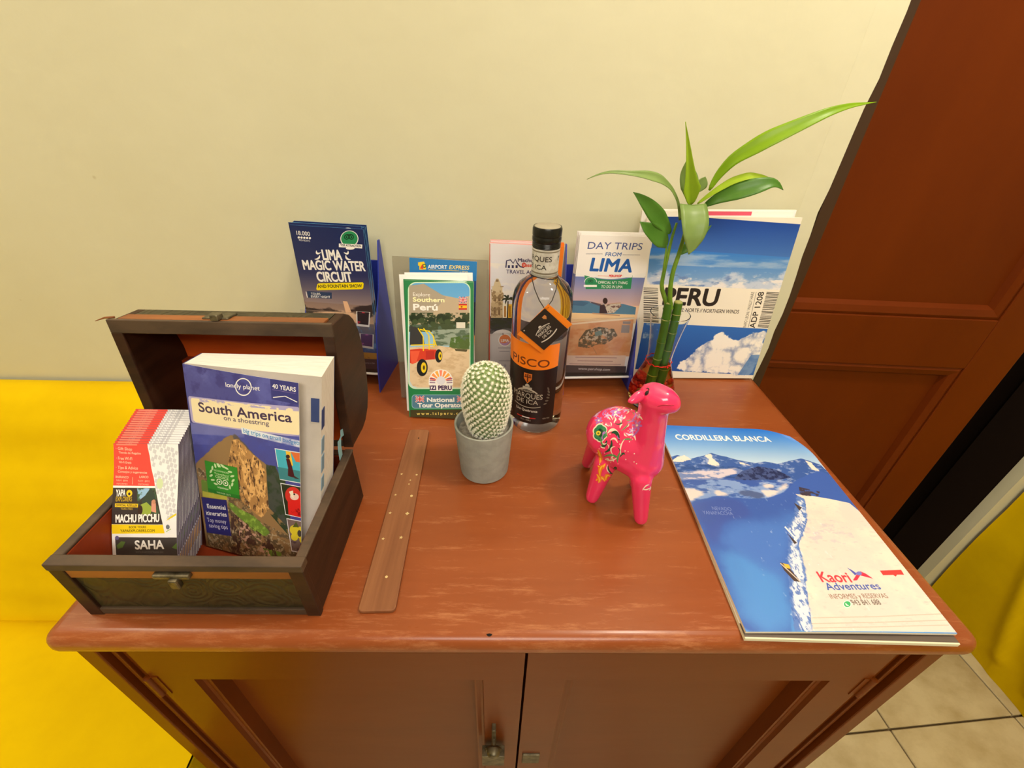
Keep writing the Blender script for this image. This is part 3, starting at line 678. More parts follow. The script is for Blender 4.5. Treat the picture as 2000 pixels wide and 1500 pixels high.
def art_day():
    c = Cv(110, 231, 4.5, (240, 238, 236), [(1133.1, 458.5), (1275.0, 462.3), (1222.6, 727.6), (1102.3, 727.5)], (1080, 440, 4.686))
    c.mm(); c.grad([(0, 62), (110, 62), (110, 112), (0, 112)], (112, 128, 190), (226, 186, 176)); c.rect(0, 108, 110, 138, (246, 208, 176)); c.px()
    c.poly([(185, 690), (300, 690), (460, 720), (640, 720), (760, 750), (752, 820), (170, 806)], (84, 128, 160)); c.poly([(180, 690), (250, 690), (330, 710), (280, 740), (178, 730)], (70, 106, 140))
    c.poly([(160, 800), (760, 818), (745, 900), (150, 880)], (240, 206, 160)); c.poly([(140, 890), (740, 850), (700, 1200), (110, 1200)], (232, 176, 128)); c.noise([(140, 890), (740, 850), (700, 1200), (110, 1200)], (222, 152, 98), 14, 3, .4, .65, 1.6)
    c.line([(150, 906), (420, 880), (745, 852)], 16, (250, 226, 196))
    # oasis seen from above
    c.noise([(235, 1050), (300, 960), (420, 930), (560, 950), (590, 1010), (480, 1090), (400, 1090), (330, 1130), (230, 1110)], (104, 92, 66), 5, 6, .36, .5); c.noise([(270, 1040), (330, 960), (480, 940), (580, 990), (440, 1070)], (214, 196, 170), 4, 7, .5, .56); c.poly([(380, 980), (440, 960), (450, 1000), (390, 1020)], (120, 146, 140)); c.curve((270, 1090), (400, 1130), (590, 1000), 9, (150, 116, 80)); c.line([(360, 1110), (400, 1180)], 6, (190, 140, 100))
    # white head panel with its curved lower edge
    arc = [(850 - 650 * t / 20, 430 + 62 * math.sin(math.pi * t / 20)) for t in range(21)]
    c.poly([(230, 60), (905, 70), (850, 430)] + arc + [(205, 415)], (244, 240, 236))
    arc2 = [(728 - 440 * t / 14, 452 + 48 * math.sin(math.pi * (.16 + .8 * t / 14))) for t in range(15)]
    c.poly([(728, 452)] + arc2 + [(300, 585), (712, 582)], (44, 140, 92))
    c.ell(345, 520, 56, 46, (60, 150, 100), t0=180, t1=360); c.ring(345, 522, 56, 48, 5, WHITE, 180, 360); owl(c, 345, 512, 26, (20, 70, 50)); c.rect(282, 545, 402, 565, WHITE)
    c.txt('DAY TRIPS', (315, 215), (812, 226), 62, (70, 86, 150), -.004, .06); c.txt('FROM', (478, 282), (622, 284), 34, (50, 96, 170), .008, .08); c.line([(302, 262), (454, 262)], 4, (120, 120, 140)); c.line([(638, 270), (798, 272)], 4, (120, 120, 140))
    c.txt('LIMA', (338, 415), (715, 428), 112, (30, 92, 176), .035, .08)
    c.line([(410, 462), (505, 466)], 6, (236, 170, 160)); c.txt('PERUHOP', (512, 474), (628, 474), 20, (222, 70, 66), .04)
    c.txt('OFFICIAL N°1 THING', (412, 534), (680, 540), 24, WHITE, .01); c.txt('TO DO IN LIMA', (440, 574), (636, 576), 24, WHITE, .01)
    # seated woman seen from behind, shawl held out in both arms
    D = (66, 48, 52)
    c.curve((340, 706), (400, 716), (470, 730), 18, (196, 160, 140)); c.line([(470, 728), (560, 718), (622, 712)], 14, (196, 160, 140)); c.poly([(430, 730), (500, 726), (505, 806), (425, 806)], D); c.ell(478, 692, 22, 28, (58, 38, 34)); c.poly([(470, 728), (620, 716), (628, 740), (560, 800), (500, 806)], (206, 194, 180)); c.noise([(470, 728), (620, 716), (628, 740), (560, 800), (500, 806)], (120, 90, 84), 3, 3, .5, .56); c.poly([(345, 700), (440, 722), (430, 740), (350, 712)], (90, 80, 96))
    c.line([(360, 806), (612, 826)], 12, (190, 150, 120))
    c.poly([(125, 1192), (668, 1192), (652, 1298), (108, 1284)], (236, 208, 190)); 
    for y, a, b in ((1208, 205, 585), (1240, 225, 548), (1268, 150, 622)): c.line([(a, y), (b, y + 6)], 7, (186, 150, 146))
    c.poly([(640, 880), (712, 880), (706, 905), (638, 902)], (150, 140, 138)); c.poly([(630, 912), (704, 914), (698, 986), (622, 984)], (160, 150, 146))
    c.poly([(105, 1280), (670, 1290), (660, 1400), (95, 1400)], (66, 58, 60)); c.txt('www.peruhop.com', (230, 1322), (520, 1332), 22, (226, 222, 222), .015)
    return c

def art_peru():
    c = Cv(240, 280, 4, (240, 232, 216), [(1264.0, 425.3), (1566.6, 427.9), (1468.6, 740.7), (1216.8, 739.5)], (1200, 380, 3.75))
    ph = [(300, 155), (1362, 228), (1216, 708), (235, 665)]
    c.grad(ph, (22, 66, 158), (110, 160, 220)); c.grad([(260, 400), (1295, 470), (1216, 708), (235, 665)], (44, 118, 206), (150, 178, 214))
    c.noise([(260, 420), (1295, 480), (1260, 560), (245, 520)], (150, 180, 218), 20, 5, .42, .66, 5)
    c.noise([(240, 520), (1262, 540), (1216, 708), (235, 665)], (196, 208, 230), 16, 7, .42, .70, 1.8, fade=.5); c.noise([(240, 560), (1250, 580), (1216, 708), (235, 665)], (236, 232, 232), 9, 17, .50, .74, 2.2, fade=.35); c.noise([(240, 590), (1240, 590), (1216, 708), (235, 665)], (110, 140, 194), 8, 8, .54, .74, 2.4)
    c.poly([(215, 945), (1120, 990), (1030, 1330), (150, 1285)], (34, 92, 180)); c.grad([(215, 945), (1120, 990), (1030, 1330), (150, 1285)], (46, 108, 196), (28, 76, 160)); c.noise([(215, 950), (420, 950), (420, 1080), (205, 1060)], (150, 180, 220), 12, 3, .45, .65)
    cl = [(420, 1290), (560, 1180), (640, 1110), (700, 1080), (740, 1030), (790, 1005), (830, 1050), (900, 1080), (1000, 1030), (1110, 1005), (1060, 1200), (1000, 1328), (700, 1310)]
    c.billow(cl, (134, 150, 190), (246, 242, 236), 26, 21, 9, 1.1, .12, .02, .42)
    c.poly([(900, 1328), (1000, 1180), (1070, 1180), (1032, 1330)], (60, 112, 184), .7)
    c.poly([(235, 668), (1222, 708), (1124, 992), (205, 946)], (242, 234, 218))
    c.txt('PERU', (352, 812), (742, 822), 116, (40, 32, 34), .03)
    c.txt('VIENTO DEL NORTE // NORTHERN WINDS', (345, 862), (905, 880), 26, (70, 62, 60), .01)
    rs = random.Random(2)
    y = 690
    while y < 950: t = rs.choice((3, 4, 6, 8)); c.line([(212, y), (318, y + 6)], t, (60, 56, 54)); y += t + rs.choice((4, 6, 9))
    x = 0
    while x < 255: t = rs.choice((3, 4, 6)); c.line([(1112 - .26 * x, 724 + x), (1212 - .26 * x, 730 + x)], t, (70, 66, 62)); x += t + rs.choice((3, 4, 6))
    c.txt('ADP 1208', (1024, 985), (1094, 722), 36, (40, 34, 36), .015); c.txt('RAFO LEON / WALLY HARE', (960, 980), (1022, 722), 19, (80, 74, 72)); c.line([(978, 980), (1036, 722)], 3, (120, 110, 104))
    return c

def art_mag():
    c = Cv(212, 310, 4, (70, 120, 200), [(1284.2, 830.2), (1551.8, 841.8), (1869.0, 1238.5), (1456.7, 1234.4)], (1270, 800, 3.1746))
    P = lambda *a: list(a)
    c.mm(); c.grad([(0, 0), (212, 0), (212, 88), (0, 88)], (36, 112, 212), (206, 222, 234)); c.rect(0, 86, 212, 310, (60, 96, 176)); c.grad([(0, 95), (212, 95), (212, 310), (0, 310)], (56, 84, 164), (84, 146, 216)); c.px()
    # ranges
    far = [(90, 320), (130, 300), (170, 288), (210, 300), (240, 318), (300, 300), (350, 290), (385, 275), (430, 290), (480, 300), (540, 318), (600, 330), (660, 340), (720, 330), (800, 345), (870, 325), (940, 310), (990, 325), (1060, 350), (1130, 420), (1000, 480), (160, 400)]
    c.rough(far, (58, 92, 164), 3, 2, .45, .15, blur=.7); c.noise(far, (150, 166, 208), 6, 3, .5, .74, 1.5)
    for p in ([(130, 330), (170, 300), (215, 290), (260, 315), (210, 332)], [(345, 290), (385, 277), (395, 310), (440, 350), (420, 362), (360, 345), (372, 320)], [(560, 330), (620, 350), (640, 358), (560, 345)], [(960, 320), (1000, 335), (1060, 395), (1010, 380)]): c.rough(p, (230, 218, 208), 3.2, 5, 1.2, .25, blur=.7)
    c.noise([(120, 345), (480, 350), (640, 380), (620, 440), (180, 420)], (44, 76, 142), 10, 6, .4, .6, 2)
    c.rough([(150, 400), (560, 372), (560, 400), (440, 440), (190, 445)], (206, 196, 210), 6, 15, .9, .3, stretch=2.5); c.noise([(150, 395), (560, 370), (580, 410), (440, 445), (190, 445)], (110, 130, 184), 6, 4, .46, .6, 3)
    mid = [(520, 440), (580, 390), (680, 360), (780, 380), (890, 430), (800, 445), (600, 448)]; c.rough(mid, (66, 84, 136), 4, 7, .7, .2); c.noise(mid, (38, 50, 90), 4, 7, .42, .6)
    c.noise([(190, 445), (880, 445), (860, 520), (760, 560), (260, 580)], (128, 156, 210), 9, 9, .46, .6, 2.6)
    for p in ([(210, 500), (270, 500), (345, 530), (300, 560), (245, 580)], [(400, 520), (440, 512), (500, 545), (420, 548)], [(700, 478), (770, 470), (772, 492), (720, 500)], [(690, 512), (790, 510), (860, 465), (866, 490), (810, 520), (740, 552)]): c.rough(p, (220, 208, 208), 6, 12, 1.2, .4, stretch=2.0)
    c.rough([(540, 520), (640, 512), (730, 545), (690, 565), (590, 545)], (80, 98, 146), 5, 8, .8, .3)
    # shaded slope and sunlit snow ridge
    c.rough([(260, 585), (420, 545), (560, 560), (700, 575), (840, 525), (920, 440), (1060, 385), (1150, 440), (1330, 660), (1240, 590), (920, 530), (960, 700), (870, 900), (880, 1380), (590, 1370), (420, 980)], (62, 96, 178), 8, 30, .35, .15)
    c.rough([(440, 760), (520, 710), (620, 700), (820, 690), (930, 600), (940, 720), (870, 880), (880, 1380), (640, 1375), (560, 900), (430, 860)], (78, 124, 204), 26, 31, .5, .4, .8); c.rough([(260, 590), (420, 560), (560, 570), (660, 680), (500, 690), (440, 760), (420, 900), (380, 830)], (66, 84, 162), 16, 32, .4, .3, .6)
    c.rough([(420, 900), (600, 900), (650, 1000), (860, 1050), (880, 1380), (600, 1370), (500, 1100)], (84, 150, 222), 24, 33, .5, .4, .7)
    snow = [(910, 535), (1000, 545), (1120, 565), (1240, 590), (1330, 665), (1500, 860), (1660, 1050), (1830, 1260), (1930, 1385), (960, 1378), (900, 1300), (930, 1080), (960, 980), (930, 860), (960, 700), (975, 600)]
    c.poly(snow, (220, 208, 202)); c.noise(snow, (232, 219, 207), 30, 3, .4, .7); c.noise([(960, 690), (1200, 700), (1300, 840), (1100, 860), (950, 820)], (202, 194, 200), 4, 5, .5, .72, 2); c.noise(snow, (208, 197, 194), 3, 9, .6, .85, 2.5)
    for k, (a, b) in enumerate(((1300, 1270), (1335, 1310), (1362, 1340))): c.line([(940, a), (1400, a - 8), (1850, b)], 6, (198, 186, 176))
    ridge = [(915, 540), (970, 570), (985, 700), (930, 850), (965, 980), (985, 1180), (1010, 1378), (900, 1375), (870, 1180), (865, 1000), (870, 860), (850, 740), (900, 680), (910, 600)]
    c.rough(ridge, (92, 126, 196), 5, 14, .9, .2); c.rough([(930, 560), (960, 600), (975, 700), (925, 850), (955, 980), (975, 1180), (995, 1378), (930, 1375), (895, 1180), (885, 1000), (890, 860), (875, 760), (915, 680)], (232, 234, 244), 7, 13, 1.5, .25, .9, .6); c.noise(ridge, (70, 104, 182), 4.5, 31, .50, .66, .5, .8)
    c.noise([(930, 490), (1060, 520), (1050, 550), (940, 545)], (66, 60, 74), 3, 8, .4, .48, 2)
    for p in ([(900, 590), (950, 620), (935, 640)], [(860, 780), (920, 840), (905, 848)], [(812, 960), (850, 970), (944, 1082), (900, 1075), (840, 1010)]): c.poly(p, (74, 62, 60))
    c.poly([(830, 965), (870, 975), (880, 1000), (850, 995)], (226, 180, 70)); c.line([(845, 740), (900, 800)], 8, WHITE); c.line([(815, 965), (940, 1080)], 6, (200, 190, 180))
    c.txt('CORDILLERA BLANCA', (168, 190), (758, 204), 30, WHITE, .02); c.txt('NEVADO', (395, 634), (515, 640), 20, (124, 142, 202)); c.txt('YANAPACCHA', (335, 660), (525, 668), 20, (124, 142, 202))
    # the agency's name and emblem
    c.txt('Kaori', (1075, 1080), (1262, 1082), 52, (232, 66, 78), .02); c.txt('Adventures', (1108, 1130), (1440, 1124), 36, (74, 96, 178), .012)
    c.poly([(1265, 1070), (1290, 1030), (1310, 1015), (1345, 1030), (1388, 1060), (1340, 1048), (1310, 1040), (1290, 1070), (1275, 1072)], (226, 56, 80)); c.poly([(1228, 992), (1262, 1010), (1290, 1030), (1278, 1040), (1250, 1012)], (84, 90, 180)); c.ell(1302, 1028, 18, 12, (120, 120, 200))
    c.txt('INFORMES y RESERVAS', (1130, 1184), (1484, 1178), 24, (150, 124, 112), .008); c.txt('943 841 688', (1265, 1222), (1440, 1218), 26, (120, 106, 100), .015)
    c.ell(1228, 1216, 25, 22, (250, 250, 244)); c.ell(1228, 1216, 21, 18, (70, 176, 110)); c.curve((1218, 1208), (1220, 1224), (1238, 1226), 8, WHITE)
    c.poly([(1430, 1010), (1560, 1004), (1578, 1034), (1535, 1034), (1528, 1046), (1512, 1036), (1450, 1038)], (230, 66, 66))
    return c

def art_mag_under():
    c = Cv(212, 310, 2, (226, 220, 208)); c.rect(0, 296, 212, 310, (92, 80, 72)); c.rect(0, 308.5, 212, 310, (226, 220, 190)); return c

def art_book():
    c = Cv(122, 190, 6, (74, 76, 150), [(361, 711), (603, 755), (585, 1088), (399, 1062)], (340, 580, 5))
    c.noise([(90, 650), (1340, 800), (1340, 1500), (100, 1500)], (92, 96, 172), 24, 3, .4, .65); c.noise([(90, 650), (1340, 800), (1340, 1300), (100, 1300)], (62, 60, 132), 10, 4, .52, .7)
    c.poly([(180, 1290), (760, 1330), (760, 1420), (180, 1400)], (120, 126, 190), .7)
    c.poly([(1045, 790), (1335, 860), (1350, 1110), (1050, 1040)], (56, 58, 128))
    pan = [(172, 1010), (1290, 1120), (1312, 1140), (1316, 1390), (1290, 1415), (205, 1285), (188, 1262), (162, 1030)]
    c.poly(pan, (176, 168, 210)); c.poly([(200, 1030), (500, 1052), (1270, 1138), (1300, 1160), (1304, 1370), (1280, 1396), (240, 1280), (212, 1260), (190, 1050)], (240, 226, 186)); c.noise([(190, 1022), (1300, 1130), (1300, 1165), (195, 1060)], (176, 168, 210), 3, 5, .5, .56, 2)
    c.txt('South America', (286, 1168), (1226, 1272), 92, (66, 50, 84), .02); c.txt('on a shoestring', (556, 1250), (1008, 1304), 44, (90, 76, 104), .005)
    c.poly([(730, 1320), (1300, 1452), (1304, 1520), (736, 1380)], (226, 232, 244)); c.txt('big trips on small budgets', (752, 1370), (1286, 1492), 40, (60, 140, 200), .008)
    c.ring(775, 910, 80, 88, 11, WHITE); c.rect(600, 870, 950, 905, (74, 76, 150), a=0.0)
    c.poly([(592, 880), (940, 930), (940, 956), (592, 906)], (74, 76, 152)); c.txt('lonely planet', (592, 908), (940, 950), 46, WHITE, .012)
    c.txt('40 YEARS', (1064, 925), (1284, 968), 46, WHITE, .015); c.line([(1060, 940), (1280, 985)], 4, (130, 110, 170)); c.line([(1064, 1022), (1180, 1010), (1290, 1072)], 9, WHITE)
    c.crop = (340, 860, 4.286)
    # photograph: peak, terraces, ruins
    c.noise([(180, 0), (1180, 0), (1180, 300), (180, 300)], (70, 80, 170), 20, 8, .3, .8)
    c.rough([(190, 240), (420, 60), (520, 0), (570, -10), (620, 50), (700, 130), (800, 220), (900, 300), (960, 380), (980, 700), (1200, 1000), (250, 940), (200, 500)], (146, 116, 78), 5, 40, .5, .12); c.rough([(540, -10), (575, -12), (640, 60), (760, 190), (700, 210), (600, 120)], (92, 84, 86), 4, 41, .7, .2)
    pk = [(540, 40), (600, 30), (680, 120), (760, 190), (820, 300), (810, 440), (830, 560), (760, 640), (640, 560), (520, 440), (480, 300)]
    c.rough(pk, (176, 132, 80), 4, 44, .6, .15, stretch=.6); c.noise(pk, (226, 178, 112), 6, 3, .45, .6, .5); c.noise(pk, (92, 66, 48), 5, 9, .56, .66, .4)
    c.poly([(820, 230), (900, 260), (960, 400), (960, 700), (820, 560)], (70, 76, 70)); c.noise([(820, 230), (960, 260), (1000, 800), (820, 600)], (50, 66, 46), 8, 5, .42, .6)
    c.noise([(190, 280), (540, 280), (700, 640), (960, 760), (1130, 960), (280, 900)], (98, 84, 62), 5, 14, .42, .58, 1.4); c.noise([(190, 280), (540, 280), (700, 640), (960, 760), (1130, 960), (280, 900)], (170, 152, 122), 3, 15, .58, .66)
    for p in ([(230, 370), (440, 410), (480, 470), (460, 510), (240, 500)], [(470, 520), (560, 570), (700, 630), (820, 740), (780, 770), (660, 720), (500, 590)], [(720, 840), (900, 880), (900, 950), (840, 950)]): c.rough(p, (106, 136, 54), 3.5, 46, .7, .2); c.noise(p, (150, 184, 76), 5, 3, .5, .75)
    c.poly([(240, 460), (470, 490), (470, 520), (240, 505)], (196, 186, 70), .8); c.noise([(500, 600), (820, 800), (900, 960), (480, 900)], (74, 54, 46), 6, 19, .46, .56, .6); c.noise([(560, 640), (760, 780), (820, 920), (560, 860)], (190, 150, 130), 4, 23, .54, .62)
    c.poly([(228, 508), (462, 518), (490, 782), (262, 770)], (44, 42, 110)); c.txt('Essential', (282, 588), (452, 592), 30, WHITE, .015); c.txt('itineraries', (270, 640), (458, 642), 30, WHITE, .015); c.txt('Top money', (276, 690), (452, 694), 28, (214, 212, 226)); c.txt('saving tips', (290, 730), (462, 734), 28, (214, 212, 226))
    for q, bg in (([(898, 102), (1120, 140), (1136, 388), (924, 350)], (70, 176, 200)), ([(926, 374), (1144, 412), (1156, 650), (950, 612)], (46, 52, 34)), ([(956, 636), (1166, 672), (1170, 900), (980, 870)], (120, 100, 96))):
        Q = np.array(q, float); m_ = Q.mean(0); c.poly(q, (232, 232, 240)); Q = m_ + (Q - m_) * .95; c.poly(Q, bg)
    c.poly([(985, 125), (1024, 132), (1036, 240), (1000, 250)], (240, 190, 60)); c.poly([(1024, 130), (1114, 146), (1116, 220), (1060, 210)], (216, 110, 60)); c.poly([(912, 250), (1126, 290), (1130, 380), (925, 345)], (60, 130, 140)); c.ell(1000, 170, 16, 16, (60, 30, 30)); c.poly([(984, 186), (1012, 188), (1026, 240), (1040, 320), (1066, 340), (1020, 330), (990, 320), (996, 260)], (70, 20, 30)); c.poly([(1040, 320), (1080, 345), (1040, 340)], (60, 50, 50))
    c.ell(1020, 470, 62, 66, (206, 52, 44)); c.poly([(975, 520), (1060, 480), (1110, 520), (1118, 600), (1110, 640), (975, 610)], (216, 40, 36)); c.ell(1030, 478, 34, 26, (230, 200, 190)); c.poly([(990, 440), (1022, 432), (1024, 490), (1004, 476)], (236, 226, 206)); c.ell(1030, 460, 7, 7, (30, 30, 30)); c.noise([(975, 540), (1115, 540), (1112, 640), (975, 610)], (150, 24, 26), 4, 3, .5, .6)
    for e in ((1010, 720, 34, 34), (1056, 740, 26, 44), (1010, 770, 28, 26), (1070, 790, 24, 24)): c.ell(*e, col=(214, 196, 50))
    c.ell(1050, 745, 16, 24, (70, 66, 60)); c.poly([(1000, 700), (1030, 660), (1048, 700)], (80, 90, 40)); c.noise([(980, 800), (1166, 830), (1168, 895), (990, 870)], (80, 60, 70), 4, 3, .45, .55)
    return c

def art_sticker():
    c = Cv(34, 32, 14, (52, 140, 44)); G = (196, 220, 170)
    for d in (-1, 1):
        for k in range(8):
            a = R_(40 + k * 22); x, y = 17 + d * 12 * math.sin(a) * .98, 13 + 11.5 * math.cos(a); c.ell(x, y, 2.3, 1.0, G, rot=d * (40 + k * 22) + 50)
    c.txt('RECOMMENDED', (9, 8.5), (25, 8.5), 1.6, G, .01); c.txt("Travellers'", (9, 11.8), (25, 11.8), 2.0, G, .01); c.txt('CHOICE', (10, 15.0), (24, 15.0), 2.4, G, .02)
    for d in (-1, 1): c.ring(17 + d * 3.2, 18.6, 2.6, 2.6, .8, (236, 236, 220)); c.ell(17 + d * 3.2, 18.6, 1.0, 1.0, (236, 236, 220))
    c.txt('tripadvisor', (11, 25.4), (23, 25.4), 2.0, (226, 236, 210), .01); c.rect(0, 28.2, 34, 32, (40, 118, 40)); c.txt('WINNER 2019', (9.5, 31), (24.5, 31), 1.6, G)
    return c

def art_leaflet():
    c = Cv(66, 146, 6, (244, 243, 242), [(222, 868), (363, 866), (357, 1110), (217, 1110)], (200, 780, 4.686))
    RED = (232, 78, 68); mp = [(440, 370), (770, 400), (758, 1120), (610, 1090)]
    c.poly([(60, 350), (445, 370), (450, 440), (520, 735), (80, 745)], RED); c.mm(); c.rect(0, -2, 30, 4, RED); c.px()
    # street map
    full = [(440, 340), (790, 340), (752, 1110), (620, 1090), (560, 840), (480, 600)]
    c.poly(full, (240, 240, 242)); rs = random.Random(6)
    for r in range(20):
        for q in range(11):
            x, y = 440 + q * 40 + r * 9 - 60, 330 + r * 42 + q * 15 + (8 if q % 2 else 0)
            if rs.random() < .86:
                a, b = 13 + rs.random() * 4, 15 + rs.random() * 3; t = .35 if r > 11 else .38
                P4 = [(x + a * dx * math.cos(t) - b * dy * math.sin(t), y + a * dx * math.sin(t) + b * dy * math.cos(t)) for dx, dy in ((-1, -1), (1, -1), (1, 1), (-1, 1))]
                xl = 445 + max(0, (P4[0][1] - 440)) * .26
                if min(p[0] for p in P4) > xl and max(p[0] for p in P4) < 760 and max(p[1] for p in P4) < 1000: c.poly(P4, (206, 206, 212))
    c.ell(568, 715, 34, 42, (206, 222, 178)); c.poly([(640, 1000), (690, 965), (745, 940), (745, 955), (680, 985)], (230, 206, 40)); c.ell(658, 1048, 20, 18, (110, 116, 126)); c.line([(640, 1085), (690, 1062)], 5, (150, 190, 90))
    LT = (250, 196, 170)
    for b, p, q, h in (('· Take off', (160, 410), (292, 412), 22), ('· Gift Shop', (125, 462), (288, 466), 22), ('Tienda de Regalos', (150, 490), (375, 494), 16), ('· Free Wi-Fi', (125, 538), (286, 540), 22), ('Wi-Fi Gratis', (150, 566), (276, 568), 16), ('· Tips & Advice', (120, 610), (342, 612), 22), ('Consejos y sugerencias', (140, 638), (436, 642), 16), ('BARRANCO', (118, 680), (248, 682), 16), ('LARCO', (358, 676), (450, 676), 16), ('9AM  8PM', (125, 706), (240, 708), 14), ('9AM  8PM', (345, 706), (460, 708), 14), ('INFORMES', (130, 730), (240, 732), 12), ('INFORMES', (350, 730), (455, 732), 12)): c.txt(b, p, q, h, LT, .01)
    c.line([(290, 672), (290, 728)], 4, LT)
    c.mm(); c.rect(3, .6, 24, 2.0, LT, a=.5); c.px()
    c.poly([(80, 740), (520, 735), (524, 752), (80, 756)], WHITE)
    c.poly([(88, 756), (524, 750), (608, 1030), (88, 1034)], (60, 52, 52)); ph = [(330, 756), (524, 750), (600, 1000), (500, 960), (340, 930)]
    c.poly([(338, 756), (470, 752), (440, 800), (360, 850)], (150, 190, 226)); c.noise([(338, 756), (524, 750), (570, 950), (350, 940)], (70, 96, 70), 5, 5, .45, .6); c.poly([(390, 850), (440, 790), (480, 752), (520, 800), (540, 900), (420, 930)], (56, 70, 62)); c.poly([(380, 880), (440, 860), (500, 900), (480, 960), (360, 950)], (150, 170, 70)); c.ell(376, 920, 26, 36, (60, 40, 36)); c.poly([(490, 850), (512, 838), (535, 870), (540, 940), (490, 930)], (216, 150, 130)); c.ell(514, 856, 18, 18, (200, 140, 110))
    c.txt('YAPA', (128, 820), (222, 818), 50, WHITE, .02); c.ell(262, 795, 30, 26, (246, 204, 40)); c.ell(262, 800, 12, 11, (60, 52, 52)); c.txt('EXPLORERS', (128, 858), (290, 856), 34, (246, 204, 40)); c.rect(122, 874, 354, 902, (246, 204, 40)); c.txt('OFFICIAL RESELLER', (132, 896), (344, 896), 16, (70, 60, 40), .01); c.txt('TOURS & TREKS', (180, 922), (300, 922), 14, (240, 204, 60))
    c.txt('MACHU PICCHU', (132, 1020), (570, 1008), 58, WHITE, .028)
    c.poly([(88, 1036), (608, 1032), (624, 1098), (92, 1108)], (244, 210, 30)); c.txt('BOOK TOURS', (264, 1064), (436, 1060), 17, (110, 96, 30), .01); c.txt('YAPAEXPLORERS.COM', (176, 1094), (522, 1088), 20, (110, 96, 30), .02)
    c.poly([(120, 1134), (760, 1130), (752, 1285), (122, 1300)], (68, 64, 62)); c.poly([(130, 1200), (180, 1165), (222, 1170), (190, 1215), (140, 1228)], (92, 120, 60)); c.poly([(690, 1210), (745, 1170), (745, 1225)], (92, 120, 60)); c.txt('SAHA', (318, 1226), (608, 1220), 66, WHITE, .03); c.txt('RESTAURANT COCTELERIA BAR', (320, 1256), (602, 1254), 13, (120, 116, 112)); c.ell(140, 1140, 20, 16, (104, 96, 140))
    c.poly([(80, 1310), (490, 1310), (490, 1600), (75, 1600)], (226, 222, 232)); c.txt('CAJAMARCA', (185, 1332), (385, 1330), 13, (150, 150, 170)); c.txt('Barranco', (240, 1358), (360, 1356), 16, (110, 110, 160), .01); c.ell(228, 1410, 32, 30, (60, 140, 110)); c.ell(362, 1410, 36, 36, (130, 150, 200)); c.ell(362, 1412, 28, 28, (226, 222, 232)); c.txt('LA', (348, 1418), (376, 1418), 16, (90, 100, 160), .02)
    c.poly([(430, 1320), (510, 1296), (520, 1350), (440, 1352)], (70, 80, 90)); c.ell(470, 1326, 22, 14, WHITE); c.poly([(520, 1310), (745, 1300), (742, 1420), (540, 1420)], (110, 90, 60)); c.noise([(520, 1305), (745, 1300), (742, 1420), (540, 1420)], (232, 180, 80), 4, 4, .42, .52); c.ell(515, 1420, 40, 30, (236, 150, 110)); c.ell(510, 1362, 22, 26, (170, 200, 196))
    return c

def art_label():
    c = Cv(86, 104, 7, (28, 22, 20)); OR = (244, 130, 26)
    sil = (176, 168, 152)
    c.rect(0, 0, 86, 26, OR); c.ell(43, 20, 62, 10.5, OR, t0=0, t1=180)
    c.txt('PISCO', (14, 26.5), (72, 26.5), 9, (110, 50, 20), .012)
    c.poly([(37, 36), (49, 36), (49, 43), (43, 49), (37, 43)], (206, 110, 40)); c.rect(42, 37, 44, 47, (90, 40, 20)); c.rect(38, 40, 48, 41.5, (90, 40, 20)); c.ell(40, 38.6, 1.2, 1.2, (90, 40, 20)); c.ell(46, 38.6, 1.2, 1.2, (90, 40, 20))
    c.curve((28, 61), (43, 51), (58, 61), 1.8, sil, taper=False); c.ell(43, 53, 3.6, 3.6, sil, t0=180, t1=360); c.rect(36, 53.5, 50, 56, sil)
    c.txt('BODEGA', (33, 60.5), (53, 60.5), 2.6, sil, .01); c.txt('MARQUES', (20, 68.5), (66, 68.5), 6.4, sil, .012); c.txt('DE ICA', (26, 76), (60, 76), 5.6, sil, .012)
    for d in (-1, 1):
        for k in range(6): c.ell(43 + d * (33 - k * .6 + (k - 2.5) ** 2 * -.4), 55 + k * 4, 2.6, 1.1, (96, 90, 80), rot=d * (60 - 14 * k))
    c.curve((22, 79), (43, 83), (64, 79), 1.0, sil, taper=False)
    c.txt('Uva Quebranta', (26, 87), (60, 87), 3.4, (226, 220, 206), .012)
    c.rect(28, 95, 37, 96.4, (190, 40, 36)); c.rect(37, 95, 49, 96.4, (230, 226, 220)); c.rect(49, 95, 58, 96.4, (190, 40, 36)); c.txt('750 ml', (8, 97), (17, 97), 2, sil); c.txt('42% Vol', (68, 97), (79, 97), 2, sil); c.txt('ICA - PERU', (35, 100.4), (51, 100.4), 2, sil)
    return c
def art_neck():
    c = Cv(104, 34, 6, (190, 186, 176)); c.noise(FULL(c), (206, 204, 196), 7, 3, .4, .6)
    D = (50, 46, 44)
    for x in (2, 54): c.txt('MARQUES', (x + 4, 14), (x + 46, 14), 6, D, .012); c.txt('DE ICA', (x + 10, 24), (x + 40, 24), 5.5, D, .012)
    c.rect(0, 28, 104, 30, (120, 112, 96)); c.rect(0, 2, 104, 3.4, (120, 112, 96))
    return c
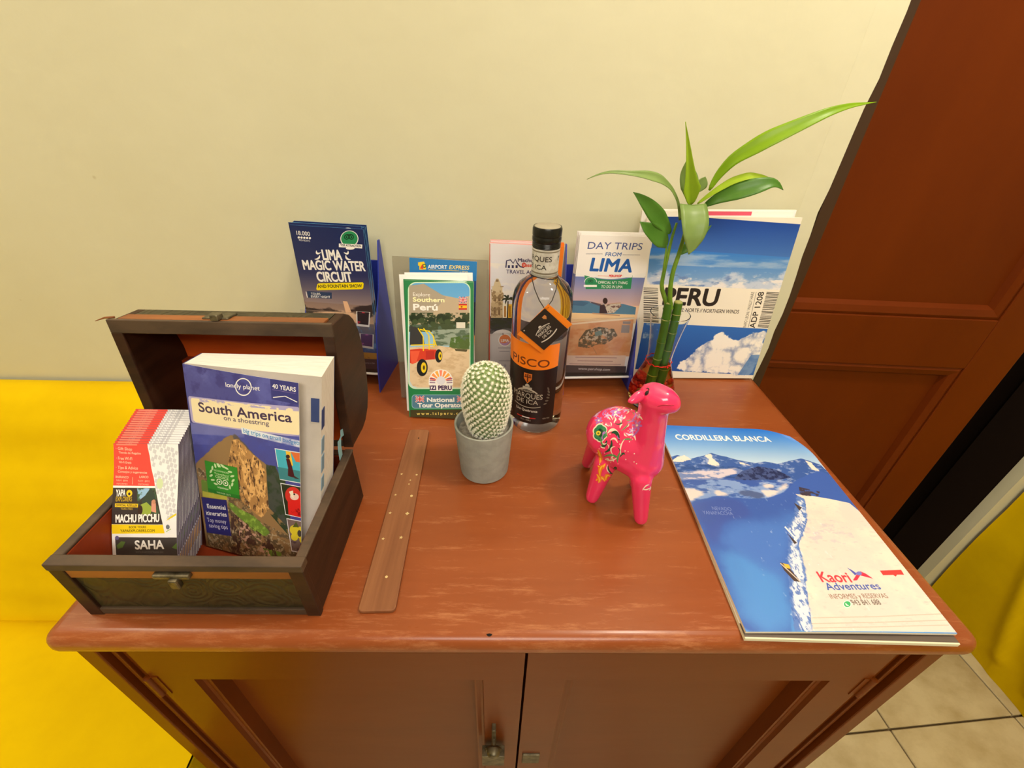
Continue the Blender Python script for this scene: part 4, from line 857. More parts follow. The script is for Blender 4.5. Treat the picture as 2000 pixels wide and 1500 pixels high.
def art_tag(back):
    c = Cv(42, 42, 10, (242, 134, 28) if back else (30, 26, 24)); W_ = (206, 200, 190)
    if back: c.txt('Quebranta', (4, 39.5), (24, 39.5), 2.6, (120, 60, 20), .008); c.txt('Pisco de Ica', (26, 4), (40, 4), 2.4, (120, 60, 20)); return c
    # emblem turned with the card
    def T(x, y): a = R_(-45); x -= 21; y -= 21; return (21 + x * math.cos(a) - y * math.sin(a), 21 + x * math.sin(a) + y * math.cos(a))
    def tx(b, x0, x1, y, h): c.txt(b, T(x0, y), T(x1, y), h, W_, .015)
    c.txt('MARQUES', (9, 24), (30, 24), 4, W_, .012); c.txt('DE ICA', (12, 29.5), (27, 29.5), 3.6, W_, .012); c.curve((8, 19), (20, 12), (32, 19), 1, W_, False); c.ell(20, 14.6, 2.4, 2.4, W_, t0=180, t1=360); c.txt('BODEGA', (13, 18.6), (27, 18.6), 2, W_, .01); c.curve((6, 31), (19, 36), (33, 31), 1.6, W_, False); c.poly([(31, 6), (36, 6), (36, 9), (33.5, 12), (31, 9)], (200, 130, 70)); c.ell(3, 3, 1, 1, (180, 170, 160))
    return c

def art_llama():
    c = Cv(160, 180, 6, (238, 52, 104))
    # flank design, points measured on the figure: pixel of the close view -> along the body and height in mm
    A = np.array([[-52.6, 45.0], [43.9, 67.3], [73.7, -77.7], [-17.3, -106.2]])
    src = [(1150, 780), (1320, 780), (1320, 1040), (1150, 1040)]
    M_ = []; B_ = []
    for (x, y), (u, v) in zip(src, A):
        u, v = u + 80, 80 - v
        M_ += [[x, y, 1, 0, 0, 0, -u * x, -u * y], [0, 0, 0, x, y, 1, -v * x, -v * y]]; B_ += [u, v]
    c.Hm = np.append(np.linalg.solve(np.array(M_, float), np.array(B_, float)), 1).reshape(3, 3); c.crop = (1110, 720, 4.545)
    DG, LG, CR, VI, OR_ = (30, 74, 52), (90, 150, 90), (246, 226, 204), (176, 110, 196), (246, 140, 40)
    rs = random.Random(9)
    for _ in range(46): x, y = 260 + rs.random() * 360, 380 + rs.random() * 480; c.ell(x, y, 5, 5, rs.choice((CR, CR, (250, 170, 160))))
    for x, y, s in ((420, 400, 1), (280, 470, .8), (600, 520, .9), (500, 360, .7), (330, 380, .6)):
        for k in range(6): a = R_(k * 60 + 10); c.ell(x + 24 * s * math.cos(a), y + 24 * s * math.sin(a), 22 * s, 11 * s, VI, rot=k * 60 + 10)
        c.ell(x, y, 10 * s, 10 * s, CR)
    for a, b, d in (((330, 440), (380, 400), (400, 470)), ((450, 440), (410, 390), (410, 460)), ((380, 470), (360, 430), (330, 440))): c.curve(a, b, d, 12, CR)
    for k in range(6): a = R_(k * 60 + 20); c.ell(292 + 32 * math.cos(a), 575 + 46 * math.sin(a), 34, 40, CR, rot=k * 60)
    for k in range(6): a = R_(k * 60 + 20); c.ell(294 + 30 * math.cos(a), 576 + 42 * math.sin(a), 27, 32, (46, 128, 86), rot=k * 60)
    for k in range(6): a = R_(k * 60 + 20); c.ell(294 + 18 * math.cos(a), 576 + 24 * math.sin(a), 12, 14, (20, 66, 44), rot=k * 60)
    c.ell(278, 578, 20, 20, (226, 200, 50)); c.ell(278, 580, 9, 9, (120, 110, 30))
    for a, b, d, w, col in (((360, 580), (400, 520), (455, 590), 26, CR), ((390, 580), (440, 550), (455, 640), 30, DG), ((350, 640), (340, 700), (290, 690), 26, DG), ((390, 640), (400, 720), (330, 740), 24, DG), ((380, 640), (420, 600), (440, 660), 16, CR), ((320, 780), (400, 740), (450, 800), 22, LG), ((330, 800), (390, 830), (440, 780), 14, CR), ((460, 780), (490, 730), (500, 760), 18, DG), ((440, 830), (430, 780), (470, 730), 16, LG), ((480, 640), (530, 620), (560, 640), 14, LG), ((470, 760), (450, 690), (500, 630), 12, CR), ((530, 600), (580, 570), (590, 640), 18, CR), ((560, 610), (600, 580), (620, 540), 16, VI), ((355, 860), (350, 930), (400, 940), 22, DG), ((400, 890), (430, 860), (420, 900), 26, DG), ((350, 850), (330, 900), (370, 930), 10, CR), ((420, 500), (470, 520), (480, 480), 12, DG), ((470, 560), (510, 540), (530, 500), 10, LG), ((300, 640), (320, 690), (350, 660), 12, CR), ((400, 760), (360, 700), (420, 690), 12, CR), ((520, 500), (560, 470), (600, 480), 12, VI), ((585, 450), (620, 440), (640, 480), 14, CR)): c.curve(a, b, d, w, col)
    for x, y, s in ((350, 430, .75), (470, 450, .7), (560, 560, .75), (250, 420, .7), (420, 350, .8), (600, 440, .7)):
        for k in range(5): a = R_(k * 72); c.ell(x + 20 * s * math.cos(a), y + 20 * s * math.sin(a), 18 * s, 9 * s, (204, 150, 214), rot=k * 72)
        c.ell(x, y, 8 * s, 8 * s, (246, 226, 204))
    for k in range(26):
        x, y = 300 + rs.random() * 300, 420 + rs.random() * 400; a = rs.random() * 6.28; c.curve((x, y), (x + 26 * math.cos(a), y + 26 * math.sin(a)), (x + 40 * math.cos(a + .7), y + 40 * math.sin(a + .7)), rs.choice((8, 11, 14)), rs.choice((CR, CR, DG, LG, VI)))
    for a, b, d in (((270, 720), (300, 780), (280, 840)), ((260, 860), (300, 900), (330, 840)), ((280, 960), (270, 880), (310, 860)), ((240, 1000), (300, 940), (320, 1010)), ((330, 1000), (330, 930), (370, 960)), ((250, 940), (290, 990), (260, 1020))): c.curve(a, b, d, 40, (240, 120, 36)); c.curve(a, b, d, 24, OR_); c.curve(a, b, d, 9, (252, 210, 70))
    for a, b, d in (((655, 1075), (680, 1020), (715, 1025)), ((655, 1060), (690, 1080), (730, 1050)), ((715, 1080), (735, 1060), (725, 1040))): c.curve(a, b, d, 12, CR)
    return c

# ------------------------------------------------------------------ materials of the things
M_CHEST = mat('dark_chest_wood', (62, 38, 24), 0.5, spec=0.3, col2=(44, 27, 18), nscale=18, stretch=(1, .4, 3), bump=.1, bscale=60)
M_CHIN = mat('red_brown_chest_inside', (128, 46, 14), 0.5, spec=0.3, col2=(108, 36, 10), nscale=9, stretch=(.4, 2, 2))
M_CRAIL = mat('orange_brown_chest_rail', (150, 88, 40), 0.45, col2=(116, 66, 30), nscale=30, stretch=(.2, 1, 1))
M_CEDGE = mat('worn_grey_brown_chest_edge', (84, 66, 50), 0.6, col2=(56, 43, 33), nscale=40, stretch=(.3, 1, 1))
M_BRASS = mat('aged_pewter', (128, 120, 100), 0.42, metal=.85, col2=(86, 80, 64), nscale=120)
def emboss_mat():
    m = mat('embossed_olive_leatherette', (60, 52, 28), 0.42, spec=0.4, col2=(46, 39, 22), nscale=30)
    nt = m.node_tree; b = nt.nodes['Principled BSDF']
    tc = nt.nodes.new('ShaderNodeTexCoord'); n = nt.nodes.new('ShaderNodeTexNoise'); n.inputs['Scale'].default_value = 9; n.inputs['Detail'].default_value = 0
    nt.links.new(tc.outputs['Object'], n.inputs['Vector'])
    v = nt.nodes.new('ShaderNodeTexVoronoi'); v.inputs['Scale'].default_value = 30
    mx = nt.nodes.new('ShaderNodeVectorMath'); mx.operation = 'MULTIPLY_ADD'; mx.inputs[1].default_value = (.06, .06, .06)
    nt.links.new(n.outputs['Color'], mx.inputs[0]); nt.links.new(tc.outputs['Object'], mx.inputs[2]); nt.links.new(mx.outputs[0], v.inputs['Vector'])
    s = nt.nodes.new('ShaderNodeMath'); s.operation = 'MULTIPLY'; s.inputs[1].default_value = 34; nt.links.new(v.outputs['Distance'], s.inputs[0])
    w = nt.nodes.new('ShaderNodeMath'); w.operation = 'SINE'; nt.links.new(s.outputs[0], w.inputs[0])
    bp = nt.nodes.new('ShaderNodeBump'); bp.inputs['Strength'].default_value = .4; bp.inputs['Distance'].default_value = .0008
    nt.links.new(w.outputs[0], bp.inputs['Height']); nt.links.new(bp.outputs['Normal'], b.inputs['Normal'])
    return m
M_EMB = emboss_mat()
M_RIB = mat('light_blue_ribbon', (134, 178, 190), 0.6)
M_PAGE = mat('white_page_edges', (226, 222, 216), 0.8, col2=(212, 206, 198), nscale=60, stretch=(1, 20, 1))
M_PAGEG = mat('grey_printed_first_page', (196, 188, 180), 0.7, col2=(180, 172, 164), nscale=14)
M_WHITE = mat('white_paper', (242, 240, 238), 0.55)
M_ORANGE = mat('orange_paper_edge', (222, 92, 44), 0.5)
M_TABD = mat('dark_blue_index_print', (50, 66, 118), 0.6)
M_TABL = mat('pale_blue_index_print', (120, 150, 176), 0.6)
M_BLUE = mat('blue_plastic', (44, 56, 158), 0.35, spec=.5)
def acrylic(name, tint, g=.06, body=0.0, bcol=(150, 146, 140)):
    m = bpy.data.materials.new(name); m.use_nodes = True; nt = m.node_tree; nt.nodes.clear()
    o = nt.nodes.new('ShaderNodeOutputMaterial'); t = nt.nodes.new('ShaderNodeBsdfTransparent'); t.inputs[0].default_value = C(*tint)
    gl = nt.nodes.new('ShaderNodeBsdfGlossy'); gl.inputs['Roughness'].default_value = .08
    fr = nt.nodes.new('ShaderNodeFresnel'); fr.inputs[0].default_value = 1.35
    d = nt.nodes.new('ShaderNodeBsdfDiffuse'); d.inputs[0].default_value = C(*bcol)
    m0 = nt.nodes.new('ShaderNodeMixShader'); m0.inputs[0].default_value = body; nt.links.new(t.outputs[0], m0.inputs[1]); nt.links.new(d.outputs[0], m0.inputs[2])
    mx = nt.nodes.new('ShaderNodeMixShader'); nt.links.new(fr.outputs[0], mx.inputs[0]); nt.links.new(m0.outputs[0], mx.inputs[1]); nt.links.new(gl.outputs[0], mx.inputs[2])
    nt.links.new(mx.outputs[0], o.inputs[0]); return m
M_CLEAR = acrylic('clear_acrylic', (250, 251, 252), body=.012, bcol=(225, 225, 225))
M_SMOKE = acrylic('greyish_acrylic', (226, 224, 218), body=.2, bcol=(190, 184, 168))
M_GLASS = mat('clear_glass', (250, 252, 250), 0.0, trans=1.0, ior=1.16)
M_FULL = mat('glass_full_of_clear_spirit', (252, 253, 252), 0.0, trans=1.0, ior=1.30)

def smooth_path(P, n):
    P = np.array(P); L = np.r_[0, np.cumsum(np.linalg.norm(np.diff(P, axis=0), axis=1))]; q = np.stack([np.interp(np.linspace(0, L[-1], n * 4), L, P[:, k]) for k in range(3)], 1)
    for _ in range(n): q[1:-1] = (q[:-2] + 2 * q[1:-1] + q[2:]) / 4
    return q[np.linspace(0, len(q) - 1, n + 1).astype(int)]
ORD = ['first', 'second', 'third', 'fourth', 'fifth', 'sixth', 'seventh', 'eighth', 'ninth', 'tenth', 'eleventh', 'twelfth', 'thirteenth', 'fourteenth', 'fifteenth', 'sixteenth']

# ------------------------------------------------------------------ wooden chest with open lid
CX0, CX1, CY0, CY1, CH = -.394, -.174, .224, .374, .080
ch = thing('wooden_chest', ((CX0 + CX1) / 2, (CY0 + CY1) / 2, 0), 'small dark wooden chest with domed lid standing open, at the left end of the cabinet', 'chest')
w = .0085
mb = MB().box(CX0, CX0 + w, CY0 + .004, CY1, .001, CH).box(CX1 - w, CX1, CY0 + .004, CY1, .001, CH).box(CX0 + w, CX1 - w, CY1 - w, CY1, .001, CH)
part('side', mb, M_CHEST, ch, bevel=.0012)
part('bottom', MB().box(CX0 + w, CX1 - w, CY0 + w, CY1 - w, .0, .0085), M_CHIN, ch)
mb = MB().box(CX0 + w, CX1 - w, CY0 + .004, CY0 + w, .0015, CH - .0005)
part('front', mb, M_CHIN, ch)
mb = MB()
for xa, xb in ((CX0 + w, CX0 + w + .0012), (CX1 - w - .0012, CX1 - w)): mb.box(xa, xb, CY0 + w, CY1 - w, .009, CH - .002)
mb.box(CX0 + w, CX1 - w, CY1 - w - .0012, CY1 - w, .009, CH - .002)
part('lining', mb, M_CHIN, ch)
part('front_panel', MB().box(CX0 + .013, CX1 - .013, CY0 + .002, CY0 + .0045, .010, .061), M_EMB, ch, label='embossed olive front panel')
part('front_rail', MB().box(CX0 + .010, CX1 - .010, CY0, CY0 + .0048, .060, .0725), M_CRAIL, ch, bevel=.001, label='orange-brown wooden rail')
part('bottom_rail', MB().box(CX0 + .010, CX1 - .010, CY0 - .0005, CY0 + .0048, .001, .0105), M_CEDGE, ch, bevel=.001)
part('post', MB().box(CX0 - .0005, CX0 + .013, CY0 - .001, CY0 + .006, .0, CH - .004), M_CHEST, ch, bevel=.001)
part('post', MB().box(CX1 - .013, CX1 + .0005, CY0 - .001, CY0 + .006, .0, CH - .004), M_CHEST, ch, bevel=.001)
mb = MB().box(CX0 - .001, CX1 + .001, CY0 - .0015, CY0 + w + .001, CH - .0075, CH + .0015).box(CX0 - .001, CX0 + w, CY0 + w, CY1, CH - .0015, CH + .001).box(CX1 - w, CX1 + .001, CY0 + w, CY1, CH - .0015, CH + .001)
part('rim', mb, M_CEDGE, ch, bevel=.0012)
lx = -.288
mb = MB().box(lx - .016, lx + .016, CY0 - .005, CY0 + .001, .0660, .0715).box(lx - .002, lx + .006, CY0 - .008, CY0 - .002, .056, .068)
part('latch', mb, M_BRASS, ch, bevel=.0015)
# lid: local profile (a along the depth from the hinge, b away from the rim plane), opened past upright
LA = R_(6.0); LY, LZ = .377, CH + .002
def lidp(a, b): return (LY + a * math.sin(LA) + b * math.cos(LA), LZ + a * math.cos(LA) - b * math.sin(LA))
outer = [(0, 0), (.0, .038), (.004, .052), (.014, .065), (.030, .074), (.050, .079), (.074, .081), (.098, .079), (.118, .073), (.134, .063), (.143, .052), (.149, .038), (.149, 0)]
inner = [(.009, 0), (.009, .036), (.020, .058), (.036, .067), (.055, .071), (.074, .072), (.094, .071), (.112, .066), (.128, .056), (.139, .036), (.139, 0)]
sh = MB(); xs = (CX0 + .009, CX1 - .009)
po, pi_ = [lidp(a, b) for a, b in outer], [lidp(a, b) for a, b in inner]
for P_, mi, fl_ in ((po, 0, 1), (pi_, 1, 0)):
    vs = [(x, y, z) for x in xs for y, z in P_]; n = len(P_); fs = [((i, i + 1, n + i + 1, n + i) if fl_ else (n + i, n + i + 1, i + 1, i)) for i in range(n - 1)]
    sh.add(vs, fs, mi)
for e in (0, -1):
    (ya, za), (yb, zb) = po[e], pi_[e]; sh.add([(xs[0], ya, za), (xs[1], ya, za), (xs[1], yb, zb), (xs[0], yb, zb)], [(0, 1, 2, 3)], 2)
ld = part('lid', sh, [M_EMB, mat('orange_brown_lit_lid_lining', (206, 92, 28), .45, spec=.3, col2=(172, 64, 16), nscale=7, stretch=(.3, 2, 2)), M_CEDGE], ch, smooth=35)  # lining: lighter copy of the chest inside, light on the dome put into its colour
for xa, xb in ((CX0 - .0005, CX0 + .009), (CX1 - .009, CX1 + .0005)): part('end_panel', MB().prism([lidp(a, b) for a, b in outer], xa, xb), M_CHEST, ld, bevel=.0012)
def lidbox(a0, a1, b0, b1, x0, x1): return MB().add([(x,) + lidp(a, b) for x in (x0, x1) for b in (b0, b1) for a in (a0, a1)], [(0, 1, 3, 2), (4, 6, 7, 5), (0, 4, 5, 1), (2, 3, 7, 6), (0, 2, 6, 4), (1, 5, 7, 3)])
part('rail', lidbox(.1485, .1515, .002, .016, CX0 + .008, CX1 - .008), M_CRAIL, ld, bevel=.0006)
part('rim', MB().add(lidbox(.137, .1515, -.002, .0022, CX0 - .001, CX1 + .001).v, [(0, 1, 3, 2), (4, 6, 7, 5), (0, 4, 5, 1), (2, 3, 7, 6), (0, 2, 6, 4), (1, 5, 7, 3)]), M_CEDGE, ld, bevel=.001)
for x0, x1 in ((CX0 - .001, CX0 + .010), (CX1 - .010, CX1 + .001)): part('rim', lidbox(.0, .1375, -.002, .001, x0, x1), M_CHEST, ld, bevel=.0008)
part('slat', lidbox(.075, .079, .060, .0725, xs[0], xs[1]), M_CHIN, ld)
hs = lidbox(.1505, .1535, .004, .022, lx - .016, lx + .010); hs.add(*(lambda q: (q.v, q.f))(lidbox(.152, .158, -.002, .008, lx - .004, lx + .004)))
part('hasp', hs, M_BRASS, ld, bevel=.001)
sp = MB().tube([(CX0 + .004,) + lidp(.152, .004), (CX0 - .004,) + lidp(.152, .002), (CX0 - .013,) + lidp(.149, .0)], [.0012, .001, .0003], 6)
part('splinter', sp, M_CRAIL, ld)
rb = [(-.1828, .398, .094), (-.1822, .385, .100), (-.1815, .372, .106), (-.1812, .364, .104), (-.1812, .360, .094), (-.1816, .3585, .0815)]
r = MB()
for i, (x, y, z) in enumerate(rb): r.v += [(x, y, z - .0045), (x, y, z + .0045)] if i < 3 else [(x, y - .0045, z), (x, y + .0045, z + .001)]
r.f = [[2 * i, 2 * i + 2, 2 * i + 3, 2 * i + 1] for i in range(len(rb) - 1)]; r.mi = [0] * len(r.f); r.uv = [None] * len(r.f)
ro = part('ribbon', r, M_RIB, ch, label='light blue ribbon between lid and base'); sm = ro.modifiers.new('thickness', 'SOLIDIFY'); sm.thickness = .0006

# ------------------------------------------------------------------ guidebook in the chest
M_BOOK = img_mat('guidebook_cover_print', art_book(), .32)
M_STICK = img_mat('green_award_sticker_print', art_sticker(), .4)
bk = thing('guidebook', (-.252, .305, .0090), 'thick worn South America guidebook with blue cover leaning in the open chest', 'book')
FLb, FLt, FRb, FRt = (-.3205, .2955, .0095), (-.3135, .3640, .2005), (-.1925, .2785, .0095), (-.1738, .3465, .1985)
BLb, BLt, BRb, BRt = (-.3165, .3175, .0095), (-.3070, .3830, .2010), (-.1920, .3160, .0095), (-.1738, .3830, .2000)
hexa = lambda q: [(q[0], q[1], q[5], q[4]), (q[1], q[2], q[6], q[5]), (q[2], q[3], q[7], q[6]), (q[3], q[0], q[4], q[7]), (q[4], q[5], q[6], q[7]), (q[3], q[2], q[1], q[0])]
mb = MB(); V8 = [FLb, FRb, BRb, BLb, FLt, FRt, BRt, BLt]
for k, f in enumerate(hexa(range(8))): mb.add([V8[i] for i in f], [(0, 1, 2, 3)], 1 if k == 0 else 0)
part('page_block', mb, [M_PAGE, M_PAGEG], bk)
lerp = lambda a, b, t: tuple(a[i] + (b[i] - a[i]) * t for i in range(3))
def onface(a, b, c_, d_, u, v, off):    # point on the quad a-b (bottom) d-c (top), pushed outwards
    p = Vector(lerp(lerp(a, b, u), lerp(d_, c_, u), v)); n = (Vector(b) - Vector(a)).cross(Vector(d_) - Vector(a)).normalized(); return tuple(p + n * off)
def chip(face, u0, u1, v0, v1, off=.0006): return MB().add([onface(*face, u, v, o) for o in (0.0001, off) for u, v in ((u0, v0), (u1, v0), (u1, v1), (u0, v1))], hexa(range(8)))
FF, FS = (FLb, FRb, FRt, FLt), (FRb, BRb, BRt, FRt)
part('index_tab', chip(FF, .925, .985, .77, .89), M_TABD, bk, label='dark blue index mark on the first page')
for v0, v1, mt in ((.73, .83, M_TABD), (.60, .68, M_TABL), (.50, .585, M_TABL), (.40, .47, M_TABL)): part('index_tab', chip(FS, .01, .20, v0, v1), mt, bk)
part('spine', MB().add([onface(BLb, FLb, FLt, BLt, u, v, o) for o in (.0002, .0012) for u, v in ((0, 0), (1, 0), (1, 1), (0, 1))], hexa(range(8))), M_TABD, bk)
part('back_cover', MB().add([onface(BRb, BLb, BLt, BRt, u, v, o) for o in (.0002, .0010) for u, v in ((0, 0), (1, 0), (1, 1), (0, 1))], hexa(range(8))), M_TABD, bk)
# front cover: springs away from the pages towards its free edge
cb, ct = (-.2075, .2705, .0095), (-.1905, .3365, .1985)
def cov(u, v, d):
    a = Vector(lerp(FLb, FLt, v)); b = Vector(lerp(cb, ct, v)); p = a.lerp(b, u)
    n = (b - a).cross(Vector(FLt) - Vector(FLb)).normalized(); return tuple(p + n * (.0016 + d + .0022 * math.sin(math.pi * u)))
mb = MB().grid(lambda u, v: cov(u, v, .0006), 10, 12, 0); o_ = MB().grid(lambda u, v: cov(u, v, 0), 10, 12, 1); mb.add(o_.v, [f[::-1] for f in o_.f], 1)
cvr = part('front_cover', mb, [M_BOOK, M_WHITE], bk, smooth=60)
mb = MB()
def stk(u, v): return cov(.105 + .325 * u + .02 * v * 0, .335 + .175 * v, .0010 - .0)
mb.grid(stk, 4, 4, 0)
part('sticker', mb, M_STICK, cvr, smooth=60, label='green square award sticker')

# ------------------------------------------------------------------ city map leaflets in the chest
M_LEAF = img_mat('city_map_leaflet_print', art_leaflet(), .35)
M_LEDGE = mat('printed_leaflet_fold_edges', (132, 126, 150), .6, col2=(66, 42, 50), nscale=120, stretch=(2, 2, .12), nfac=(.35, .65))
rs = random.Random(5)
def leaf_me(k): return sheet_mesh('leaflet', .0630, .146, .0016, M_LEAF, M_LEDGE, lambda x, z: .0011 * math.sin(z * 55 + 1), 2, 12)
lm = leaf_me(0)
NL = 16
for i in range(NL):
    o = put('map_leaflet', lm, None, (-.3518, .2420 + .0030 * i, .0100 + .0006 * i), pose(0, 33.0 - .2 * i, 0))
    tag(o, 'red and white folded city map leaflet, frontmost in the chest' if i == 0 else 'red-topped folded city map leaflet in the chest, %s from the front of its stack' % ORD[i], 'leaflet', 'city map leaflets in the chest')

# ------------------------------------------------------------------ brochures along the wall
M_EDGE = mat('brochure_paper_edges', (214, 206, 204), .6)
def stack(n, me, p, yaw, lean, roll, pitch, labels, group, name='brochure', jx=.0008, jz=.0006, seed=1, rise=0.0):
    rs = random.Random(seed); b = R_(lean); a = R_(yaw); out = []
    for i in range(n):
        d = i * pitch; k = 0 if i == 0 else 1
        loc = (p[0] - math.sin(a) * d + k * rs.uniform(-jx, jx), p[1] + math.cos(a) * d, p[2] + k * rs.uniform(0, jz) + rise * i)
        o = put(name, me, None, loc, pose(yaw, lean, roll + k * rs.uniform(-.35, .35)))
        tag(o, labels[0] if i == 0 else labels[1] % ORD[i], 'brochure', group); out.append(o)
    return out
M_LIMA = img_mat('water_circuit_brochure_print', art_lima(), .3); M_LEDG = mat('blue_brochure_edges', (84, 150, 205), .5)
stack(8, sheet_mesh('brochure', .11, .231, .0011, M_LIMA, M_LEDG), (-.2674, .6341, .0306), -4.9, 4.6, -.7, .0019, ('dark blue LIMA MAGIC WATER CIRCUIT brochure, foremost in the holder behind the chest', 'LIMA MAGIC WATER CIRCUIT brochure showing its blue edge, %s from the front'), 'water circuit brochures', seed=2, jx=.0022, jz=.004)
M_DAY = img_mat('day_trips_brochure_print', art_day(), .3)
stack(8, sheet_mesh('brochure', .11, .231, .0011, M_DAY, M_EDGE), (.1615, .6336, .0291), 3.4, 3.5, -1.0, .0018, ('white-headed DAY TRIPS FROM LIMA brochure, front of its stack right of the bottle', 'DAY TRIPS FROM LIMA brochure showing only its edge, %s from the front'), 'day trip brochures', seed=3, jx=.0018, jz=.003)
M_MACHU = img_mat('travel_agency_brochure_print', art_machu(), .3)
stack(6, sheet_mesh('brochure', .11, .231, .0012, M_MACHU, M_ORANGE), (.0297, .6405, .0149), -2.7, -.4, -.6, .0021, ('travel agency brochure with church tower and orange margin, standing behind the bottle', 'orange-edged church tower brochure behind the bottle, %s from the front'), 'travel agency brochures', seed=4, jx=.0012, jz=.003)
M_AIR = img_mat('airport_brochure_print', art_airport(), .3)
tag(put('brochure', sheet_mesh('brochure', .1, .21, .0012, M_AIR, M_EDGE), None, (-.0992, .5791, .0201), pose(0, 14.3, -2.07)), 'blue AIRPORT EXPRESS brochure in the clear stand behind the green one', 'brochure')
M_IZI = img_mat('tour_operator_brochure_print', art_izi(), .3)
im = sheet_mesh('brochure', .1, .21, .0012, M_IZI, M_EDGE)
st = stack(3, im, (-.0966, .532, .003), -2.9, 17.2, .3, .0022, ('green-bordered Explore Southern Perú brochure with dune buggy, foremost beside the cactus', 'green Explore Southern Perú brochure, %s from the front of its stack'), 'green tour brochures', seed=5, jx=.0015, jz=.001)
wm = sheet_mesh('brochure', .1, .21, .0012, M_WHITE, M_EDGE)
for i, (dx, dz, rl, y) in enumerate(((-.003, .0062, 1.9, .0090), (-.0055, .0035, 1.0, .0116), (.004, .0072, 2.0, .0150))):
    tag(put('brochure', wm, None, (-.0966 + dx, .532 + y, .0035 + dz), pose(-2.9, 17.2, rl)), 'white leaflet back behind the green Southern Perú brochure, %s of the three' % ('nearest', 'middle', 'rearmost')[i], 'brochure', 'white sheets behind the green brochure')

def blue_holder(label, x, y, yaw, zb, hw, outer):
    h = thing('brochure_holder', (x, y, 0), label, 'brochure holder')
    a = R_(yaw); c_, s_ = math.cos(a), math.sin(a)
    def T(q): return [(x + c_ * u - s_ * v, y + s_ * u + c_ * v, z) for u, v, z in q]
    prof = [(-.024, 0), (.076, 0), (.078, .014), (.072, .232), (.066, .232), (.038, .160), (.004, .110), (-.017, .040)]
    for s in (-1, 1):
        m_ = MB().prism(prof, s * hw - .001, s * hw + .001); m_.v = T(m_.v); part('side_panel', m_, M_BLUE, h)
    m_ = MB().add([(u, v, z) for u in (-hw, hw) for v, z in ((.062, 0), (.065, 0), (.067, .2), (.064, .2))], [(0, 1, 2, 3), (7, 6, 5, 4), (0, 4, 5, 1), (1, 5, 6, 2), (2, 6, 7, 3), (3, 7, 4, 0)]); m_.v = T(m_.v)
    part('back_panel', m_, M_BLUE, h)
    m_ = MB().box(-hw, hw, -.004, .062, zb - .005, zb - .002); m_.v = T(m_.v); part('shelf', m_, M_CLEAR, h)
    fz = .105
    m_ = MB().add([(u, v, z) for u in (-hw + .0005, hw - .0005) for v, z in ((-.0055, zb - .005), (-.0040, zb - .005), (.0015, zb + fz), (.0, zb + fz))], [(0, 1, 2, 3), (7, 6, 5, 4), (0, 4, 5, 1), (1, 5, 6, 2), (2, 6, 7, 3), (3, 7, 4, 0)]); m_.v = T(m_.v)
    part('front_panel', m_, M_CLEAR, h, label='clear front pocket')
    m_ = MB().box(-hw + .001, hw - .001, -.0062, -.0035, zb - .0062, zb - .0035); m_.v = T(m_.v); part('lip', m_, M_WHITE, h)
    return h
blue_holder('blue-sided brochure holder behind the right end of the chest', -.2674, .6325, -4.9, .0300, .0595, 1)
blue_holder('blue-sided brochure holder between the bottle and the bamboo vase', .1615, .6320, 3.4, .0285, .0595, 1)
h = thing('brochure_holder', (.0297, .64, 0), 'clear acrylic holder with the church tower brochures behind the bottle', 'brochure holder')
part('back_panel', MB().box(-.0285, .0875, .659, .661, .0, .20), M_CLEAR, h); part('shelf', MB().box(-.0285, .0875, .630, .659, .0105, .0130), M_CLEAR, h)
part('front_panel', MB().box(-.0285, .0875, .6285, .630, .002, .105), M_CLEAR, h); part('lip', MB().box(-.0275, .0865, .6275, .6305, .0095, .0130), M_WHITE, h)
h = thing('brochure_stand', (-.08, .57, 0), 'greyish see-through acrylic stand behind the green and airport brochures', 'brochure holder')
e = R_(14.3)
def bp(u, v, d): return (-.0910 + u, .5865 + v * math.sin(e) + d * math.cos(e), .0025 + v * math.cos(e) - d * math.sin(e))
part('back_panel', MB().add([bp(u, v, d) for d in (0, .0022) for u, v in ((-.079, 0), (.066, 0), (.066, .225), (-.079, .228))], hexa(range(8))), M_SMOKE, h)
part('base', MB().box(-.150, -.050, .572, .5885, .0002, .0022), M_CLEAR, h)

# ------------------------------------------------------------------ magazines
M_PERU = img_mat('peru_magazine_cover_print', art_peru(), .3)
M_MED = mat('magazine_page_edges', (236, 228, 212), .6)
mp = put('magazine', sheet_mesh('magazine', .24, .28, .004, M_PERU, M_MED), None, (.342, .6625, .0006), pose(-.25, 5.21, .95)); mp.location.z = .0006 + .24 / 2 * math.sin(R_(.95))
tag(mp, 'white and blue PERU magazine with clouds standing against the wall right of the vase', 'magazine', 'magazines standing against the wall')
def plain(c0, band):
    c = Cv(235, 289, 1, (244, 240, 234)); c.rect(95, 0, 170, 6, band); return img_mat('magazine_back_print', c, .35)
M_PK = plain(0, (222, 88, 116))
for i, (dx, dy, dz, hh, rl, lb) in enumerate(((-.009, .0062, .0005, .2865, 1.1, 'white magazine with pink top band just behind the PERU one'), (-.002, .0118, .0005, .288, 1.1, 'white magazine at the wall, rearmost behind the PERU one'))):
    o = put('magazine', sheet_mesh('magazine', .235, hh, .004, M_PK if i == 0 else M_WHITE, M_MED), None, (.342 + dx, .6625 + dy, .0005 + .1175 * math.sin(R_(rl))), pose(-.25, 5.21, rl)); tag(o, lb, 'magazine', 'magazines standing against the wall')
